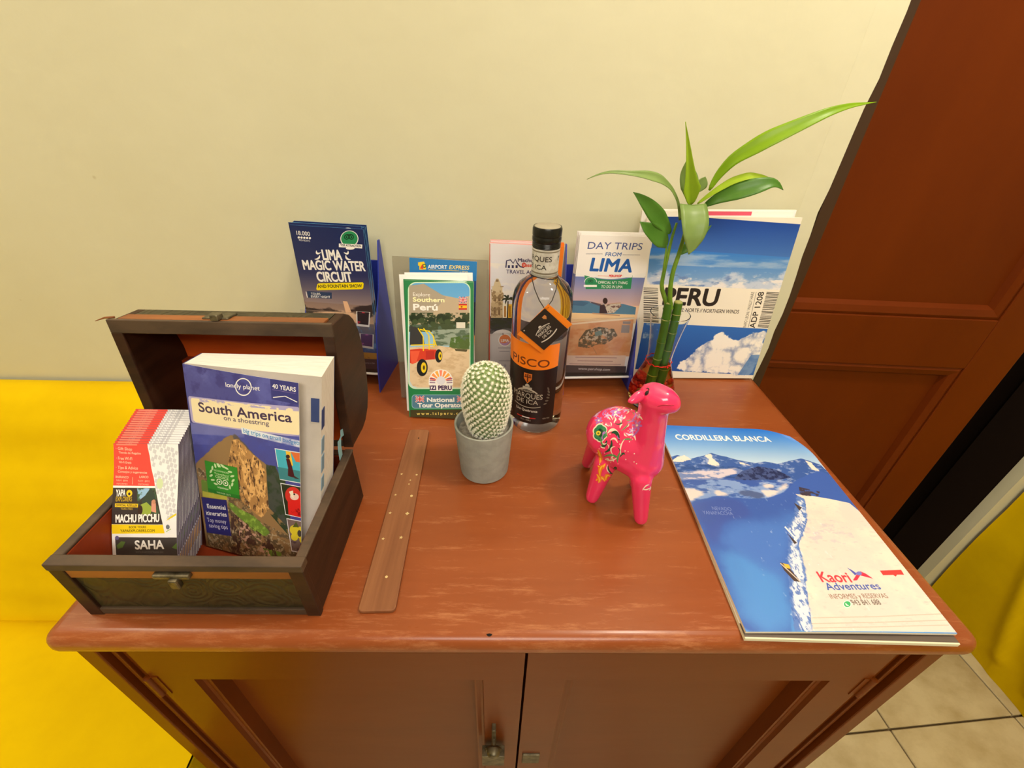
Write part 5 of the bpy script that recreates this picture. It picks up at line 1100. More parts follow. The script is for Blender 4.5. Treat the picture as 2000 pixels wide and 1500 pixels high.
# lying stack on the right
CB, CN = Vector((.2360, .2050, 0)), 0
M_MAG = img_mat('mountain_magazine_cover_print', art_mag(), .26, .5, .15)
M_MAG2 = img_mat('lower_magazine_border_print', art_mag_under(), .4)
qA, qB, qC, qD = (.2355, .206), (.4405, .205), (.4525, .507), (.2415, .5165)
def curlz(u, v, z0, t):
    x = qA[0] * (1 - u) * (1 - v) + qB[0] * u * (1 - v) + qC[0] * u * v + qD[0] * (1 - u) * v; y = qA[1] * (1 - u) * (1 - v) + qB[1] * u * (1 - v) + qC[1] * u * v + qD[1] * (1 - u) * v
    n = Vector((.72, .69)); d = (x - .4525) * n.x + (y - .507) * n.y + .046
    z = z0 + t + .0012 * math.sin(u * 3.0) * (1 - v)
    if d > 0:
        L = .020; s = L * (1 - math.exp(-d / L)); x += (s - d) * n.x; y += (s - d) * n.y; z += .10 * d
    return (x - .34, y - .36, z)
def lying(name, front, edge, z0, t, loc, fn):
    mb = MB().grid(lambda u, v: fn(u, v, 0, t), 26, 36, 0); b = MB().grid(lambda u, v: fn(u, v, 0, 0), 26, 36, 1); n = len(mb.v); mb.add(b.v, [f[::-1] for f in b.f], 1)
    nx, ny = 27, 37; rg = list(range(nx)) + [j * nx + nx - 1 for j in range(1, ny)] + [(ny - 1) * nx + i for i in range(nx - 2, -1, -1)] + [j * nx for j in range(ny - 2, 0, -1)]
    for a, b_ in zip(rg, rg[1:] + rg[:1]): mb.f.append([a + n, b_ + n, b_, a]); mb.mi.append(1); mb.uv.append(None)
    return put(name, mb.mesh(name, [front, edge], 50), None, (loc[0], loc[1], z0))
M_PG2 = mat('cream_page_edges', (226, 222, 196), .6)
def fl0(u, v, z, t):     # the lower one lies a degree askew and shows at the bottom and along both long edges
    x, y, _ = curlz(u, v, 0, 0); a = R_(-1.0); y -= .0060; x += .0014
    return (x * math.cos(a) - y * math.sin(a), x * math.sin(a) + y * math.cos(a), t)
o = lying('magazine', M_MAG2, M_PG2, .0004, .0042, (.34, .36), fl0); tag(o, 'magazine with a dark bottom border lying underneath the blue mountain one', 'magazine', 'magazines lying on the cabinet')
o = lying('magazine', M_MAG, M_MED, .0056, .0030, (.34, .36), curlz); tag(o, 'glossy blue CORDILLERA BLANCA mountain magazine lying on the right of the cabinet, corner curled', 'magazine', 'magazines lying on the cabinet')

# ------------------------------------------------------------------ bottle
BX, BY = .051, .537
bt = thing('bottle', (BX, BY, 0), 'tall clear glass PISCO bottle with black cap and orange-black label', 'bottle')
prof_o = [(.0005, .0), (.030, .0002), (.0375, .0022), (.0402, .007), (.0408, .014), (.0408, .196), (.0402, .206), (.0378, .216), (.0325, .2245), (.0248, .2305), (.0192, .2345), (.0172, .2395), (.0166, .246), (.0164, .266), (.0168, .284), (.0165, .296)]
prof_i = [(.0142, .296), (.0142, .268), (.0144, .246), (.0152, .238), (.0225, .2325), (.0305, .2225), (.0355, .214), (.0380, .205), (.0384, .196), (.0384, .018), (.0375, .0135), (.030, .0125), (.012, .0165), (.0005, .018)]
part('glass', MB().lathe(prof_o + [(.0005, .296)], 64, (BX, BY, .0005), cap0=False, cap1=False), M_FULL, bt, smooth=50)
liq = [(.0005, .0178), (.012, .0163), (.030, .0123), (.0377, .0133), (.03862, .018), (.03862, .196), (.0382, .205), (.0357, .2142), (.0352, .2148), (.0005, .2148)]
_ = (MB().lathe(liq, 64, (BX, BY, .0005), cap0=False, cap1=False))
M_CAP = mat('black_metal_cap', (34, 34, 32), .3, metal=.5, spec=.6)
cap = [(.0174, .2735)]
for k in range(4): z = .2735 + k * .0016; cap += [(.0178, z + .0004), (.0174, z + .0014)]
cap += [(.0178, .2805), (.0182, .2815), (.0182, .2855), (.0177, .2865), (.0177, .2872), (.0182, .2880), (.0182, .2955), (.0172, .2978), (.0005, .298)]
part('cap', MB().lathe(cap, 48, (BX, BY, .0), cap1=False), M_CAP, bt, smooth=30)
part('cap_top', MB().lathe([(.0005, .2984), (.0150, .2984), (.0160, .2978)], 32, (BX, BY, 0), cap0=False, cap1=False), mat('worn_silver_cap_top', (176, 168, 150), .4, metal=.4), bt, smooth=60)
M_LAB = img_mat('pisco_label_print', art_label(), .35); M_NECK = img_mat('neck_label_print', art_neck(), .35)
def wrap(name, r, z0, z1, a0, a1, m_, n=36, arc=0.0):
    def fn(u, v):
        a = R_(a0 + (a1 - a0) * u); return (BX + r * math.cos(a), BY + r * math.sin(a), z0 + (z1 - z0) * v + arc * math.sin(math.pi * u) * v)
    mb = MB().grid(fn, n, 6); r -= .0002; o_ = MB().grid(fn, n, 6); mb.add(o_.v, [f[::-1] for f in o_.f], 1)
    return part(name, mb, [m_, M_WHITE], bt, smooth=80)
wrap('label', .0412, .0225, .1560, -90 - 24 - 60, -90 - 24 + 60, M_LAB)
neck = part('neck_label', MB().grid(lambda u, v: (BX + (.0170 + .0004 * v) * math.cos(2 * math.pi * u + 2.2), BY + (.0170 + .0004 * v) * math.sin(2 * math.pi * u + 2.2), .2385 + .0345 * v), 48, 4), M_NECK, bt, smooth=80)
M_CORD = mat('thin_dark_cord', (40, 34, 34), .7)
TG = (.0505, .4895, .2110)
mb = MB(); ringp = [(BX + .0178 * math.cos(R_(t)), BY + .0178 * math.sin(R_(t)), .2375 + .0012 * math.sin(R_(t * 2))) for t in range(0, 361, 20)]
mb.tube(ringp, .0007, 6)
for s in (-1, 1): mb.tube([(BX + s * .0172, BY - .006, .2375), (BX + s * .0135, BY - .026, .2275), (BX + s * .008, BY - .040, .2185), (TG[0] + s * .001, TG[1], TG[2])], .0006, 6)
part('cord', mb, M_CORD, bt, smooth=60)
def card(name, wd, ang, dy, shift):
    a = R_(ang); c_, s_ = math.cos(a), math.sin(a); tl = R_(-8)
    def fn(u, v, d=0):
        p, q = (u - .5) * wd, (v - .5) * .042; x = p * c_ - q * s_ + shift[0]; z = p * s_ + q * c_ + shift[1]
        return (TG[0] + x, TG[1] - .0035 + dy + (z + .02) * math.tan(tl) * .25 + d, TG[2] + z)
    mb = MB().grid(lambda u, v: fn(u, v), 1, 1, 0); b = MB().grid(lambda u, v: fn(u, v, .0006), 1, 1, 1); mb.add(b.v, [f[::-1] for f in b.f], 1); mb.add([fn(u, v, d) for d in (0, .0006) for u, v in ((0, 0), (1, 0), (1, 1), (0, 1))], [(0, 4, 5, 1), (1, 5, 6, 2), (2, 6, 7, 3), (3, 7, 4, 0)], 1)
    return mb
tg = part('tag', card('tag', .042, 48, -.0006, (.0005, -.0275)), [img_mat('black_tag_print', art_tag(0), .4), M_CAP], bt, label='black folded tag hanging on a cord')
part('back_card', card('tag', .056, 50, .0010, (.0010, -.0275)), [img_mat('orange_tag_print', art_tag(1), .4), mat('orange_card', (242, 134, 28), .5)], tg, label='orange inner leaf of the tag')

# ------------------------------------------------------------------ cactus
PX, PY = -.0235, .4285
pt = thing('potted_cactus', (PX, PY, 0), 'small round white-spined cactus in a grey concrete pot beside the bottle', 'cactus')
M_POT = mat('grey_concrete', (160, 163, 156), .8, spec=.25, col2=(148, 151, 144), nscale=60, bump=.2, bscale=160)
part('pot', MB().lathe([(.0005, .0004), (.0305, .0004), (.0325, .0022), (.0378, .079), (.0377, .0806), (.0368, .0812), (.0352, .0806), (.0345, .079), (.0335, .064), (.0005, .062)], 56, (PX, PY, 0), cap0=False, cap1=False), M_POT, pt, smooth=40)
M_SOIL = mat('grey_gritty_soil', (150, 144, 134), .95, col2=(112, 106, 96), nscale=110, bump=.9, bscale=220)
sz = fbm(30, 30, 5, 3) - .5
part('soil', MB().grid(lambda u, v: (PX + .0333 * math.sqrt(max(v, 1e-4)) * math.cos(2 * math.pi * u), PY + .0333 * math.sqrt(max(v, 1e-4)) * math.sin(2 * math.pi * u), .0685 + .005 * sz[int(29 * v), int(29 * abs(math.sin(math.pi * u)))]), 40, 12, uv=False), M_SOIL, pt, smooth=80)
M_CACT = mat('pale_green_cactus_skin', (120, 146, 84), .6, col2=(96, 124, 66), nscale=60)
M_WOOL = mat('white_wool_and_spines', (250, 246, 228), .8)
cpts = [(.0150, .064), (.0205, .072), (.0250, .088), (.0280, .106), (.0288, .120), (.0283, .134), (.0255, .147), (.0200, .1565), (.0120, .1615), (.0030, .1632)]
czs = np.array([p[1] for p in cpts]); crs = np.array([p[0] for p in cpts])
CXo = lambda z: PX + .0035 + (z - .064) * -.0
def cr(t): i = t * (len(cpts) - 1); return float(np.interp(i, range(len(cpts)), crs)), float(np.interp(i, range(len(cpts)), czs))
bodyp = [cr(t) for t in np.linspace(0, 1, 40)]
part('body', MB().lathe([(r - .0012, z) for r, z in bodyp], 48, (CXo(0), PY - .001, 0)), M_CACT, pt, smooth=80)
rs = random.Random(12); tub = MB(); spn = MB(); nT = 470
arcl = np.r_[0, np.cumsum([2 * math.pi * (bodyp[i][0] + bodyp[i + 1][0]) / 2 * math.hypot(bodyp[i + 1][0] - bodyp[i][0], bodyp[i + 1][1] - bodyp[i][1]) for i in range(39)])]
for k in range(nT):
    t = np.interp((k + .5) / nT * arcl[-1], arcl, np.linspace(0, 1, 40)); r, z = cr(t); r2, z2 = cr(min(1, t + .02)); a = k * 2.399963
    tz = Vector((r2 - r, 0, z2 - z)).normalized(); nn = Vector((tz.z, 0, -tz.x)); nrm = Vector((nn.x * math.cos(a), nn.x * math.sin(a), nn.z)).normalized()
    p = Vector((CXo(0) + r * math.cos(a), PY - .001 + r * math.sin(a), z))
    q = MB().ball((0, 0, 0), .0018, 6, 4); tub.add([tuple(p - nrm * .0008 + Vector(v)) for v in q.v], q.f)
    b1 = nrm.orthogonal().normalized(); b2 = nrm.cross(b1); top = p + nrm * .0012
    wl = MB().ball((0, 0, 0), .0013, 6, 4); spn.add([tuple(top + Vector(v)) for v in wl.v], wl.f)
    for j in range(22):
        th = 2 * math.pi * j / 22 + rs.random() * .4; d = (b1 * math.cos(th) + b2 * math.sin(th)) * (.9) + nrm * rs.uniform(.10, .75); d.normalize(); L = rs.uniform(.0030, .0044)
        s_ = d.cross(nrm).normalized() * .00034; s2 = d.cross(s_).normalized() * .00034; e0 = top; tip = top + d * L
        spn.add([e0 + s_, e0 - s_ * .5 + s2, e0 - s_ * .5 - s2, tip], [(0, 1, 3), (1, 2, 3), (2, 0, 3)])
stuff(part('tubercles', tub, M_CACT, pt, smooth=80)); stuff(part('spines', spn, M_WOOL, pt))

# ------------------------------------------------------------------ incense holder
ib = thing('incense_holder', (-.1215, .363, 0), 'long flat wooden incense holder with star inlays beside the chest', 'incense holder')
M_INC = mat('pale_brown_incense_wood', (150, 98, 62), .55, col2=(122, 74, 44), nscale=12, stretch=(6, .35, 1), nfac=(.3, .7), bump=.1, bscale=50)
A_, B_, D_, E_ = (-.1385, .2255), (-.1020, .2265), (-.1105, .5020), (-.1400, .5015)
def rnd(P, r, n=4):
    o = []
    for i in range(len(P)):
        p, a, b = Vector(P[i]), Vector(P[i - 1]), Vector(P[(i + 1) % len(P)]); d0 = (a - p).normalized() * r; d1 = (b - p).normalized() * r
        for k in range(n + 1): t = k / n; o.append(tuple((p + d0) * (1 - t) ** 2 + p * 2 * t * (1 - t) + (p + d1) * t ** 2))
    return o
part('board', MB().prism(rnd([A_, B_, D_, E_], .005), .0003, .0045, 'xy'), M_INC, ib, bevel=.0008)
M_INL = mat('brass_inlay', (222, 196, 140), .4, metal=.3)
def board(px, py):  # crop position on the board -> board point
    fy = (py - 1400) / (80 - 1400); l = Vector(A_).lerp(Vector(E_), 0); return None
inl = [(.118, .74, 'd'), (.29, .742, 'd'), (.22, .765, 'd')]
def at_(u, v): a = Vector(A_).lerp(Vector(B_), u); b = Vector(E_).lerp(Vector(D_), u); q = a.lerp(b, v); return q.x, q.y
def star(x, y, r, n=5, k=.42): return [(x + (r if i % 2 == 0 else r * k) * math.sin(math.pi * i / n), y + (r if i % 2 == 0 else r * k) * math.cos(math.pi * i / n)) for i in range(2 * n)]
for u, v, kind, r in ((.20, .665, 's', .0020), (.83, .660, 'd', .0014), (.62, .625, 'd', .0010), (.60, .60, 'd', .0010), (.18, .535, 's', .0018), (.80, .528, 'd', .0018), (.16, .432, 's', .0022), (.78, .428, 'm', .0026), (.16, .30, 's', .0020), (.74, .305, 's', .0024), (.56, .13, 'd', .0015)):
    x, y = at_(u, v)
    P = star(x, y, r) if kind == 's' else star(x, y, r, 6, .95) if kind == 'd' else [(x + r * math.cos(R_(t)), y + r * math.sin(R_(t))) for t in range(-60, 241, 30)] + [(x + r * .4 + r * .8 * math.cos(R_(t)), y + r * .8 * math.sin(R_(t))) for t in range(240, -61, -30)] if False else star(x, y, r, 4, .6)
    part('inlay', MB().prism(P, .0040, .0047, 'xy'), M_INL, ib)
hx, hy = at_(.56, .928)
part('incense_hole', MB().lathe([(.0011, .0040), (.0011, .0047), (.0002, .0047)], 12, (hx, hy, 0)), M_BLACK, ib)

# ------------------------------------------------------------------ llama figurine
def capsule(mb, a, b, ra, rb, n=14):
    a, b = Vector(a), Vector(b); d = (b - a); L = d.length; d.normalize(); path = []; rad = []
    for k in range(5): t = math.pi / 2 * k / 4; path.append(a - d * ra * math.cos(t)); rad.append(max(ra * math.sin(t), 1e-4))
    for k in range(1, 6): path.append(a.lerp(b, k / 6)); rad.append(ra + (rb - ra) * k / 6)
    for k in range(5): t = math.pi / 2 * k / 4; path.append(b + d * rb * math.sin(t)); rad.append(max(rb * math.cos(t), 1e-4))
    mb.tube(path, rad, n)
LC = (.143, .378)
ll = thing('llama_figurine', (LC[0], LC[1], 0), 'bright pink wooden llama figurine with hand-painted flowers standing in front of the vase', 'figurine')
lm_ = MB()
for a, b, ra, rb in (((.1305, .3860, .0985), (.147, .3755, .0985), .0320, .0335), ((.135, .3835, .104), (.145, .377, .104), .0315, .0315), ((.148, .373, .090), (.160, .3635, .083), .0320, .0270), ((.161, .3630, .084), (.1615, .3595, .112), .0260, .0195), ((.1615, .3595, .112), (.1590, .3575, .150), .0185, .0160), ((.1590, .3575, .150), (.1570, .3562, .168), .0158, .0162), ((.1550, .3565, .1735), (.1625, .3512, .1740), .0166, .0152), ((.1630, .3508, .1715), (.1692, .3465, .1735), .0128, .0104), ((.1640, .3500, .1775), (.1692, .3465, .1765), .0100, .0092),
    ((.159, .344, .070), (.1685, .3375, .0095), .0125, .0086), ((.124, .372, .066), (.1150, .3695, .0095), .0140, .0086), ((.122, .410, .070), (.1185, .4305, .0095), .0130, .0084), ((.168, .378, .066), (.1760, .3930, .0095), .0120, .0084)):
    capsule(lm_, a, b, ra, rb)
tmp = put('tmp', lm_.mesh('tmp', M_BLACK)); rm = tmp.modifiers.new('r', 'REMESH'); rm.mode = 'VOXEL'; rm.voxel_size = .0013; sm = tmp.modifiers.new('s', 'SMOOTH'); sm.iterations = 26; sm.factor = .5
bpy.context.view_layer.update(); dg = bpy.context.evaluated_depsgraph_get()
lme = bpy.data.meshes.new_from_object(tmp.evaluated_get(dg)); bpy.data.objects.remove(tmp)
for v in lme.vertices:
    v.co.z = max(v.co.z, .0006)
    # mouth crease and flat top of the muzzle
    d_ = (v.co - Vector((.188, .336, .1655))).length
lme.transform(Matrix.Translation((-LC[0], -LC[1], 0)))
lme.materials.clear(); lme.materials.append(img_mat('painted_llama', art_llama(), .18, .5, .5)); lme.polygons.foreach_set('use_smooth', [True] * len(lme.polygons))
for p in lme.polygons: p.material_index = 0
Fv = Vector((.84, -.54, 0)).normalized(); L_ = lme.uv_layers.new(name='UVMap'); co = np.array([v.co[:] for v in lme.vertices]); li = np.zeros(len(lme.loops), np.int32); lme.loops.foreach_get('vertex_index', li)
q3 = co - np.array([0, -.004, .09]); sdv = np.array([-Fv.y, Fv.x, 0]); s_ = np.maximum(q3 @ sdv, 0); q3 = q3 - 2 * s_[:, None] * sdv    # the far flank carries the mirrored design
uu = q3 @ np.array([.9341, -.3571, 0]) * 1000 + 80; vv = q3 @ np.array([.2295, .6002, .7662]) * 1000 + 100
L_.data.foreach_set('uv', np.stack([uu[li] / 160, vv[li] / 180], 1).ravel().astype(np.float32))
lb = put('body', lme, ll)
M_PINK = mat('pink_lacquer', (238, 52, 104), .2, spec=.5, coat=.5); M_EYE = mat('black_painted_eye', (28, 20, 22), .3)
Sd = Vector((-Fv.y, Fv.x, 0))   # left side of the figure (away from the camera)
for s in (-1, 1):
    base = Vector((.1465, .3622, .1790 - .011 * (s > 0))) + Sd * s * .0110; tip = base + Sd * s * .0150 - Fv * .0075 + Vector((0, 0, -.0015))
    em = MB(); q = MB().ball((0, 0, 0), 1, 14, 10); ax = (tip - base); ln = ax.length; ax.normalize(); up = Vector((0, 0, 1)); sd_ = ax.cross(up).normalized(); u2 = sd_.cross(ax)
    em.add([tuple(base + ax * (ln * .5 + p[0] * ln * .62) + sd_ * p[1] * .0036 * (1 - .25 * p[0]) + u2 * p[2] * .0066 * (1 - .45 * p[0]) - sd_ * s * -1 * .0018 * max(0, 1 - p[2] ** 2) * (1 if p[1] < 0 else 0)) for p in q.v], q.f)
    part('ear', em, M_PINK, ll, smooth=80)
def on_body(o, d):
    ok, loc, nrm, _ = lme_bvh.ray_cast(Vector(o), Vector(d)); return loc, nrm
from mathutils.bvhtree import BVHTree
lme_bvh = BVHTree.FromPolygons([v.co.copy() for v in lme.vertices], [p.vertices[:] for p in lme.polygons])
def spot(name, target, frm, rx, rz, m_, rot=0, shape=None):
    t = Vector(target) - Vector((LC[0], LC[1], 0)); f0 = Vector(frm) - Vector((LC[0], LC[1], 0)); hit = lme_bvh.ray_cast(f0, (t - f0).normalized())
    if hit[0] is None: return
    p, n = hit[0], hit[1]; up = (Vector((0, 0, 1)) - n * n.z).normalized(); sd = up.cross(n)
    pts = shape or [(rx * math.cos(R_(k * 20)), rz * math.sin(R_(k * 20))) for k in range(18)]; c_, s_ = math.cos(R_(rot)), math.sin(R_(rot))
    pts = [(x * c_ - y * s_, x * s_ + y * c_) for x, y in pts]; mb = MB()
    P = [p + sd * x + up * y for x, y in pts]; P2 = []
    for q in P:
        h_ = lme_bvh.find_nearest(q); P2.append(h_[0] + h_[1] * .0003)
    mb.add([tuple(p + n * .0007)] + [tuple(q) for q in P2], [(0, i + 1, (i + 1) % len(P2) + 1) for i in range(len(P2))])
    part(name, mb, m_, ll, world=False)
h_e = lme_bvh.ray_cast(Vector((-LC[0], -LC[1], .4258)), Vector((.142, .345, -.2388)).normalized())[0]
near = (h_e if h_e is not None else Vector((.012, -.012, .178))) + Vector((LC[0], LC[1], 0)); mid = Vector((.158, .3555, 0)); flip = lambda q: q - Sd * (2 * (q - mid).dot(Sd))
for f_ in (lambda q: q, flip):
    e0, far = f_(near), f_(Vector((0, 0, .4258)))
    spot('eye', e0, far, .0019, .0028, M_EYE)
    spot('eyebrow', e0 + Vector((.0004, 0, .0050)), far + Vector((.0004, 0, .0050)), 0, 0, M_EYE, 0, [(-.0029, -.0014), (-.0016, .0005), (0, .0011), (.0016, .0005), (.0029, -.0014), (.0013, -.0002), (0, .0003), (-.0013, -.0002)])
M_MOUTH = mat('darker_pink_mouth_line', (176, 26, 60), .4)
mm_ = MB(); pth = []; eye_pt = Vector((0, 0, .4258)) - Vector((LC[0], LC[1], 0))
for x, z in smooth_path([(.1560, .1705, 0), (.1590, .1722, 0), (.1630, .1730, 0), (.1670, .1726, 0), (.1705, .1722, 0), (.1725, .1730, 0)], 14)[:, :2]:
    t = Vector((x - LC[0], .345 - LC[1], z)); h_ = lme_bvh.ray_cast(eye_pt, (t - eye_pt).normalized())
    if h_[0] is not None: pth.append(h_[0] + h_[1] * .0001)
mm_.tube(pth, [.0003 + .0005 * math.sin(math.pi * k / (len(pth) - 1)) for k in range(len(pth))], 6)
part('mouth', mm_, M_MOUTH, ll, world=False, smooth=80)

# ------------------------------------------------------------------ vase and lucky bamboo
VX, VY = .248, .588
vs_ = thing('glass_vase', (VX, VY, 0), 'flared clear glass vase with red gel and amber water behind the llama', 'vase')
vo = [(.0005, .0002), (.026, .0002), (.0315, .003), (.0355, .012), (.0368, .024), (.0352, .036), (.0305, .050), (.0245, .066), (.0204, .079), (.0190, .088), (.0196, .100), (.0216, .118), (.0245, .138), (.0278, .156), (.0292, .1640)]
vi = [(.0280, .1642), (.0266, .156), (.0233, .138), (.0204, .118), (.0184, .100), (.0178, .088), (.0192, .079), (.0233, .066), (.0293, .050), (.0340, .036), (.0356, .024), (.0343, .013), (.030, .0055), (.0005, .005)]
part('glass', MB().lathe(vo + vi, 56, (VX, VY, .0002), cap0=False, cap1=False), M_GLASS, vs_, smooth=60)
M_WATER = mat('amber_water', (246, 228, 150), .0, trans=1.0, ior=1.22)
wt = [(.0005, .0051)] + [(r + .0003, z) for r, z in reversed(vi[6:-1])] + [(.0005, .0785)]
part('water', MB().lathe(wt, 48, (VX, VY, .0002), cap0=False, cap1=False), M_WATER, vs_, smooth=60)
M_GEL = mat('red_gel_beads', (228, 40, 36), .25, spec=.5, col2=(196, 20, 24), nscale=90)
rs = random.Random(3); gl_ = MB()
for k in range(150):
    z = rs.uniform(.010, .040); rmax = float(np.interp(z, [.006, .013, .024, .036, .05], [.026, .032, .0335, .032, .027])) - .003; a = rs.random() * 6.283; r = rmax * (math.sqrt(rs.random()) if k > 90 else 1)
    gl_.ball((VX + r * math.cos(a), VY + r * math.sin(a), z), rs.uniform(.0030, .0042), 8, 6)
stuff(part('gel_beads', gl_, M_GEL, vs_, smooth=80))
M_WIRE = mat('red_foil_wire', (216, 36, 26), .3, metal=.5)
wr = MB(); wr.tube([(VX + (.0197 + .0008 * math.sin(t * 1.7)) * math.cos(R_(t * 9)), VY + (.0197 + .0008 * math.sin(t * 1.7)) * math.sin(R_(t * 9)), .0835 - .0016 * math.cos(R_(t * 9 - 250)) + .0008 * math.sin(t * 2.1)) for t in range(41)], .0009, 6)
wr.ball((VX + .009, VY - .0185, .0805), .0016, 8, 6); wr.ball((VX + .013, VY - .016, .0815), .0013, 8, 6); wr.ball((VX + .005, VY - .020, .0825), .0012, 8, 6)
part('wire', wr, M_WIRE, vs_, smooth=80, label='red foil wire tied round the waist')
PL = dict(
big=[(0.259, 0.59, 0.3336), (0.2642, 0.59, 0.3497), (0.2753, 0.585, 0.3695), (0.3061, 0.575, 0.3928), (0.3387, 0.57, 0.4102), (0.3633, 0.57, 0.4217), (0.3872, 0.575, 0.4281), (0.4194, 0.58, 0.4323)],
ra=[(0.2482, 0.59, 0.3173), (0.2639, 0.585, 0.3327), (0.2805, 0.58, 0.3458), (0.2982, 0.575, 0.3533), (0.3204, 0.58, 0.3514), (0.3441, 0.59, 0.3452)],
rb=[(0.2576, 0.59, 0.3151), (0.2671, 0.58, 0.3258), (0.2855, 0.57, 0.3364), (0.306, 0.565, 0.3441), (0.3221, 0.565, 0.3485), (0.3304, 0.565, 0.3464), (0.339, 0.565, 0.3403)],
spike=[(0.2399, 0.59, 0.3159), (0.2343, 0.588, 0.3345), (0.2269, 0.586, 0.3552), (0.2199, 0.584, 0.3748), (0.2125, 0.582, 0.3936), (0.2065, 0.58, 0.4075)],
spike2=[(0.2422, 0.595, 0.3162), (0.2363, 0.6, 0.3356), (0.2292, 0.602, 0.3531), (0.2257, 0.6, 0.3666)],
knob=[(0.2486, 0.6, 0.3298), (0.2514, 0.6, 0.339), (0.2542, 0.6, 0.3481)],
front=[(0.2398, 0.585, 0.3169), (0.2401, 0.575, 0.3096), (0.2413, 0.565, 0.2962), (0.242, 0.56, 0.2816), (0.2421, 0.56, 0.2685), (0.2408, 0.56, 0.2605)],
left=[(0.2305, 0.59, 0.2965), (0.2231, 0.59, 0.3186), (0.2088, 0.585, 0.3356), (0.189, 0.575, 0.3471), (0.1677, 0.57, 0.3519), (0.1443, 0.565, 0.3542), (0.1226, 0.565, 0.3553), (0.1077, 0.565, 0.3516), (0.0967, 0.565, 0.3463)],
l1=[(0.2221, 0.59, 0.2798), (0.2098, 0.585, 0.2907), (0.1932, 0.58, 0.3043), (0.177, 0.575, 0.3185), (0.1663, 0.575, 0.3267), (0.1583, 0.575, 0.3318)],
l2=[(0.2193, 0.585, 0.2642), (0.2111, 0.58, 0.2722), (0.1967, 0.575, 0.2811), (0.1836, 0.57, 0.2892), (0.1719, 0.57, 0.2978)],
r=[(0.2395, 0.59, 0.2513), (0.2489, 0.592, 0.2594), (0.2624, 0.6, 0.2679), (0.2733, 0.605, 0.2793), (0.2816, 0.605, 0.2876)],
shoot1=[(0.2395, 0.585, 0.178), (0.2312, 0.585, 0.1925), (0.2226, 0.582, 0.2074), (0.2231, 0.585, 0.2287), (0.224, 0.587, 0.2497), (0.2243, 0.588, 0.2737), (0.2272, 0.59, 0.2932)],
shoot2=[(0.2450, 0.583, 0.174), (0.24, 0.582, 0.186), (0.2357, 0.582, 0.2077), (0.2353, 0.585, 0.229), (0.2392, 0.588, 0.2498), (0.2415, 0.59, 0.2803), (0.2414, 0.59, 0.3128)],
shoot3=[(0.2231, .585, .225), (0.2207, 0.583, 0.2366), (0.2195, 0.585, 0.2572), (0.2183, 0.585, 0.2655)])
bm_ = thing('lucky_bamboo', (VX, VY, .025), 'lucky bamboo with two green stalks and long leaves standing in the glass vase', 'plant')
def leafmat(name, a, b, trl):
    m = mat(name, a, .38, spec=.45, col2=b, nscale=30, stretch=(.4, .4, .4)); nt = m.node_tree; bs = nt.nodes['Principled BSDF']; out = nt.nodes['Material Output']
    t = nt.nodes.new('ShaderNodeBsdfTranslucent'); t.inputs[0].default_value = C(*[min(255, int(x * 1.15)) for x in b]); mx = nt.nodes.new('ShaderNodeMixShader'); mx.inputs[0].default_value = trl
    nt.links.new(bs.outputs[0], mx.inputs[1]); nt.links.new(t.outputs[0], mx.inputs[2]); nt.links.new(mx.outputs[0], out.inputs[0]); return m
G1 = leafmat('fresh_green_leaf', (136, 176, 18), (118, 162, 14), .25); G2 = leafmat('dark_green_leaf', (82, 130, 44), (66, 112, 32), .15); G3 = leafmat('yellow_green_leaf', (172, 200, 50), (150, 184, 40), .3); G4 = leafmat('grey_green_leaf_underside', (138, 164, 92), (120, 148, 76), .2)
M_STALK = mat('green_bamboo_stalk', (74, 118, 34), .35, spec=.5, col2=(60, 100, 26), nscale=26); M_NODE = mat('pale_node_ring', (150, 150, 84), .6); M_SHOOT = mat('young_green_shoot', (120, 156, 44), .4, col2=(84, 126, 34), nscale=30)
def leaf(P, w, m_, face=(0, -.8, .6), fold=.25, prof=None, n=22):
    q = smooth_path(P, n); fc = Vector(face).normalized(); mb = MB()
    rows = []
    for i in range(n + 1):
        p = Vector(q[i]); t = Vector(q[min(i + 1, n)] - q[max(i - 1, 0)]).normalized(); sd = t.cross(fc).normalized(); nn = sd.cross(t); s = i / n
        wd = w / 2 * (prof(s) if prof else (math.sin(math.pi * min(1, s * .92 + .06)) ** .8 if s < .5 else math.sin(math.pi * (s * .92 + .06)) ** 1.0) + .02)
        rows.append([tuple(p + sd * wd * k / 3 - nn * fold * abs(k / 3) ** 1.3 * wd * -1) for k in range(-3, 4)])
    mb.grid(lambda u, v: rows[int(round(v * n))][int(round(u * 6))], 6, n, uv=False)
    o = part('leaf', mb, m_, bm_, smooth=80); sd_ = o.modifiers.new('thickness', 'SOLIDIFY'); sd_.thickness = .0005; return o
tp = lambda a, b: (lambda s: min(1, (s / a) ** .7 + .12) * max(0.02, 1 - max(0, (s - a) / (1 - a)) ** b))
leaf(PL['big'], .0190, G1, (-.25, -.75, .45), .2, tp(.42, 1.1), 30); leaf(PL['ra'], .0125, G3, (0, -.4, .8), .3, tp(.5, 1.5)); leaf(PL['rb'], .0205, G2, (0, -.8, .5), .2, tp(.5, 1.8)); leaf(PL['spike'], .0215, G3, (0, -1, .1), .5, tp(.25, .55)); leaf(PL['spike2'], .0235, G4, (0, -1, .2), .3, tp(.5, 2.0)); leaf(PL['knob'], .0150, G4, (0, -1, .2), .2, tp(.5, 2))
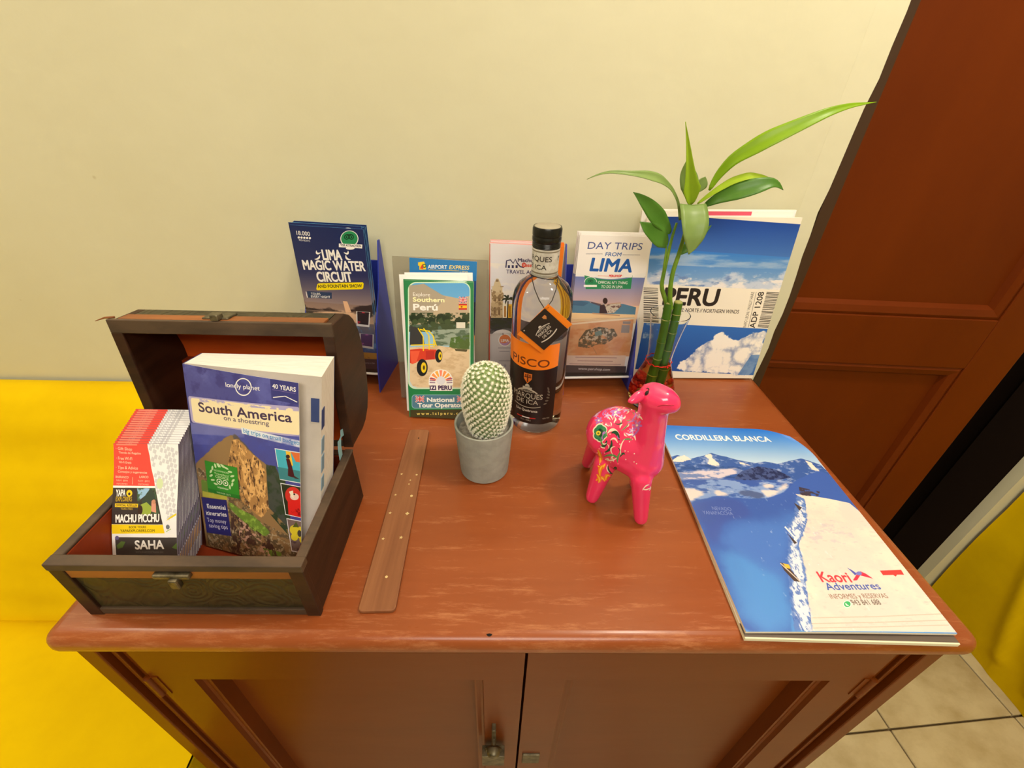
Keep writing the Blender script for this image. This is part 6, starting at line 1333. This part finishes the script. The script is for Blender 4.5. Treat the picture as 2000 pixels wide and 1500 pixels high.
leaf(PL['front'], .0350, G4, (0, -.9, .35), .15, lambda s: max(.03, (1 - max(0, (s - .35) / .65) ** 2.0)) * min(1, .93 + s)); leaf(PL['left'], .0125, G4, (.2, -.7, .6), .3, lambda s: (.45 if s < .3 else 1.0 if s < .62 else .5) * (1 - s * .0) * min(1, (1 - s) * 3 + .05) if False else (.35 + .65 * math.exp(-((s - .48) / .16) ** 2)) * min(1, (1 - s) * 4 + .05), 30)
leaf(PL['l1'], .0235, G2, (.1, -.9, .4), .2, tp(.45, 1.8)); leaf(PL['l2'], .0275, G2, (.1, -.8, .5), .2, tp(.42, 1.9)); leaf(PL['r'], .0165, G2, (0, -.9, .3), .2, tp(.45, 1.7))
for k, r0, r1, m_ in (('shoot1', .0036, .0016, M_SHOOT), ('shoot2', .0036, .0024, M_SHOOT), ('shoot3', .0020, .0010, M_SHOOT)):
    q = smooth_path(PL[k], 16); part('shoot', MB().tube(q, list(np.linspace(r0, r1, 17)), 10), m_, bm_, smooth=80)
for P_ in ([(.2405, .585, .1820), (.2430, .585, .1419), (.2450, .5865, .0985), (.2440, .588, .0300)], [(.2545, .585, .1830), (.2572, .5865, .1480), (.2583, .5875, .0985), (.2560, .590, .0300)]):
    q = smooth_path(P_, 40); zz = q[:, 2]; nodes = (.155, .118, .086, .055) if P_[0][0] < .25 else (.166, .133, .102, .070)
    rad = [.0064 + .0008 * sum(math.exp(-((z - nz) / .0018) ** 2) for nz in nodes) for z in zz]; s_ = part('stalk', MB().tube(q, rad, 14), M_STALK, bm_, smooth=60)
    for nz in nodes: i = int(np.argmin(abs(zz - nz))); part('node_ring', MB().tube([q[i] + np.array((0, 0, -.0008)), q[i], q[i] + np.array((0, 0, .0008))], [.0067, .0073, .0067], 14), M_NODE, s_, smooth=80)
    part('cut_end', MB().ball(tuple(q[0]), .0062, 10, 6, sc=(1, 1, .5)), M_NODE, s_, smooth=80)

# ------------------------------------------------------------------ lift the scene so that the floor lies at zero
for o in SC.objects:
    if o.parent is None: o.location.z += TZ
bpy.data.objects.remove(_tob); bpy.data.curves.remove(_cu)
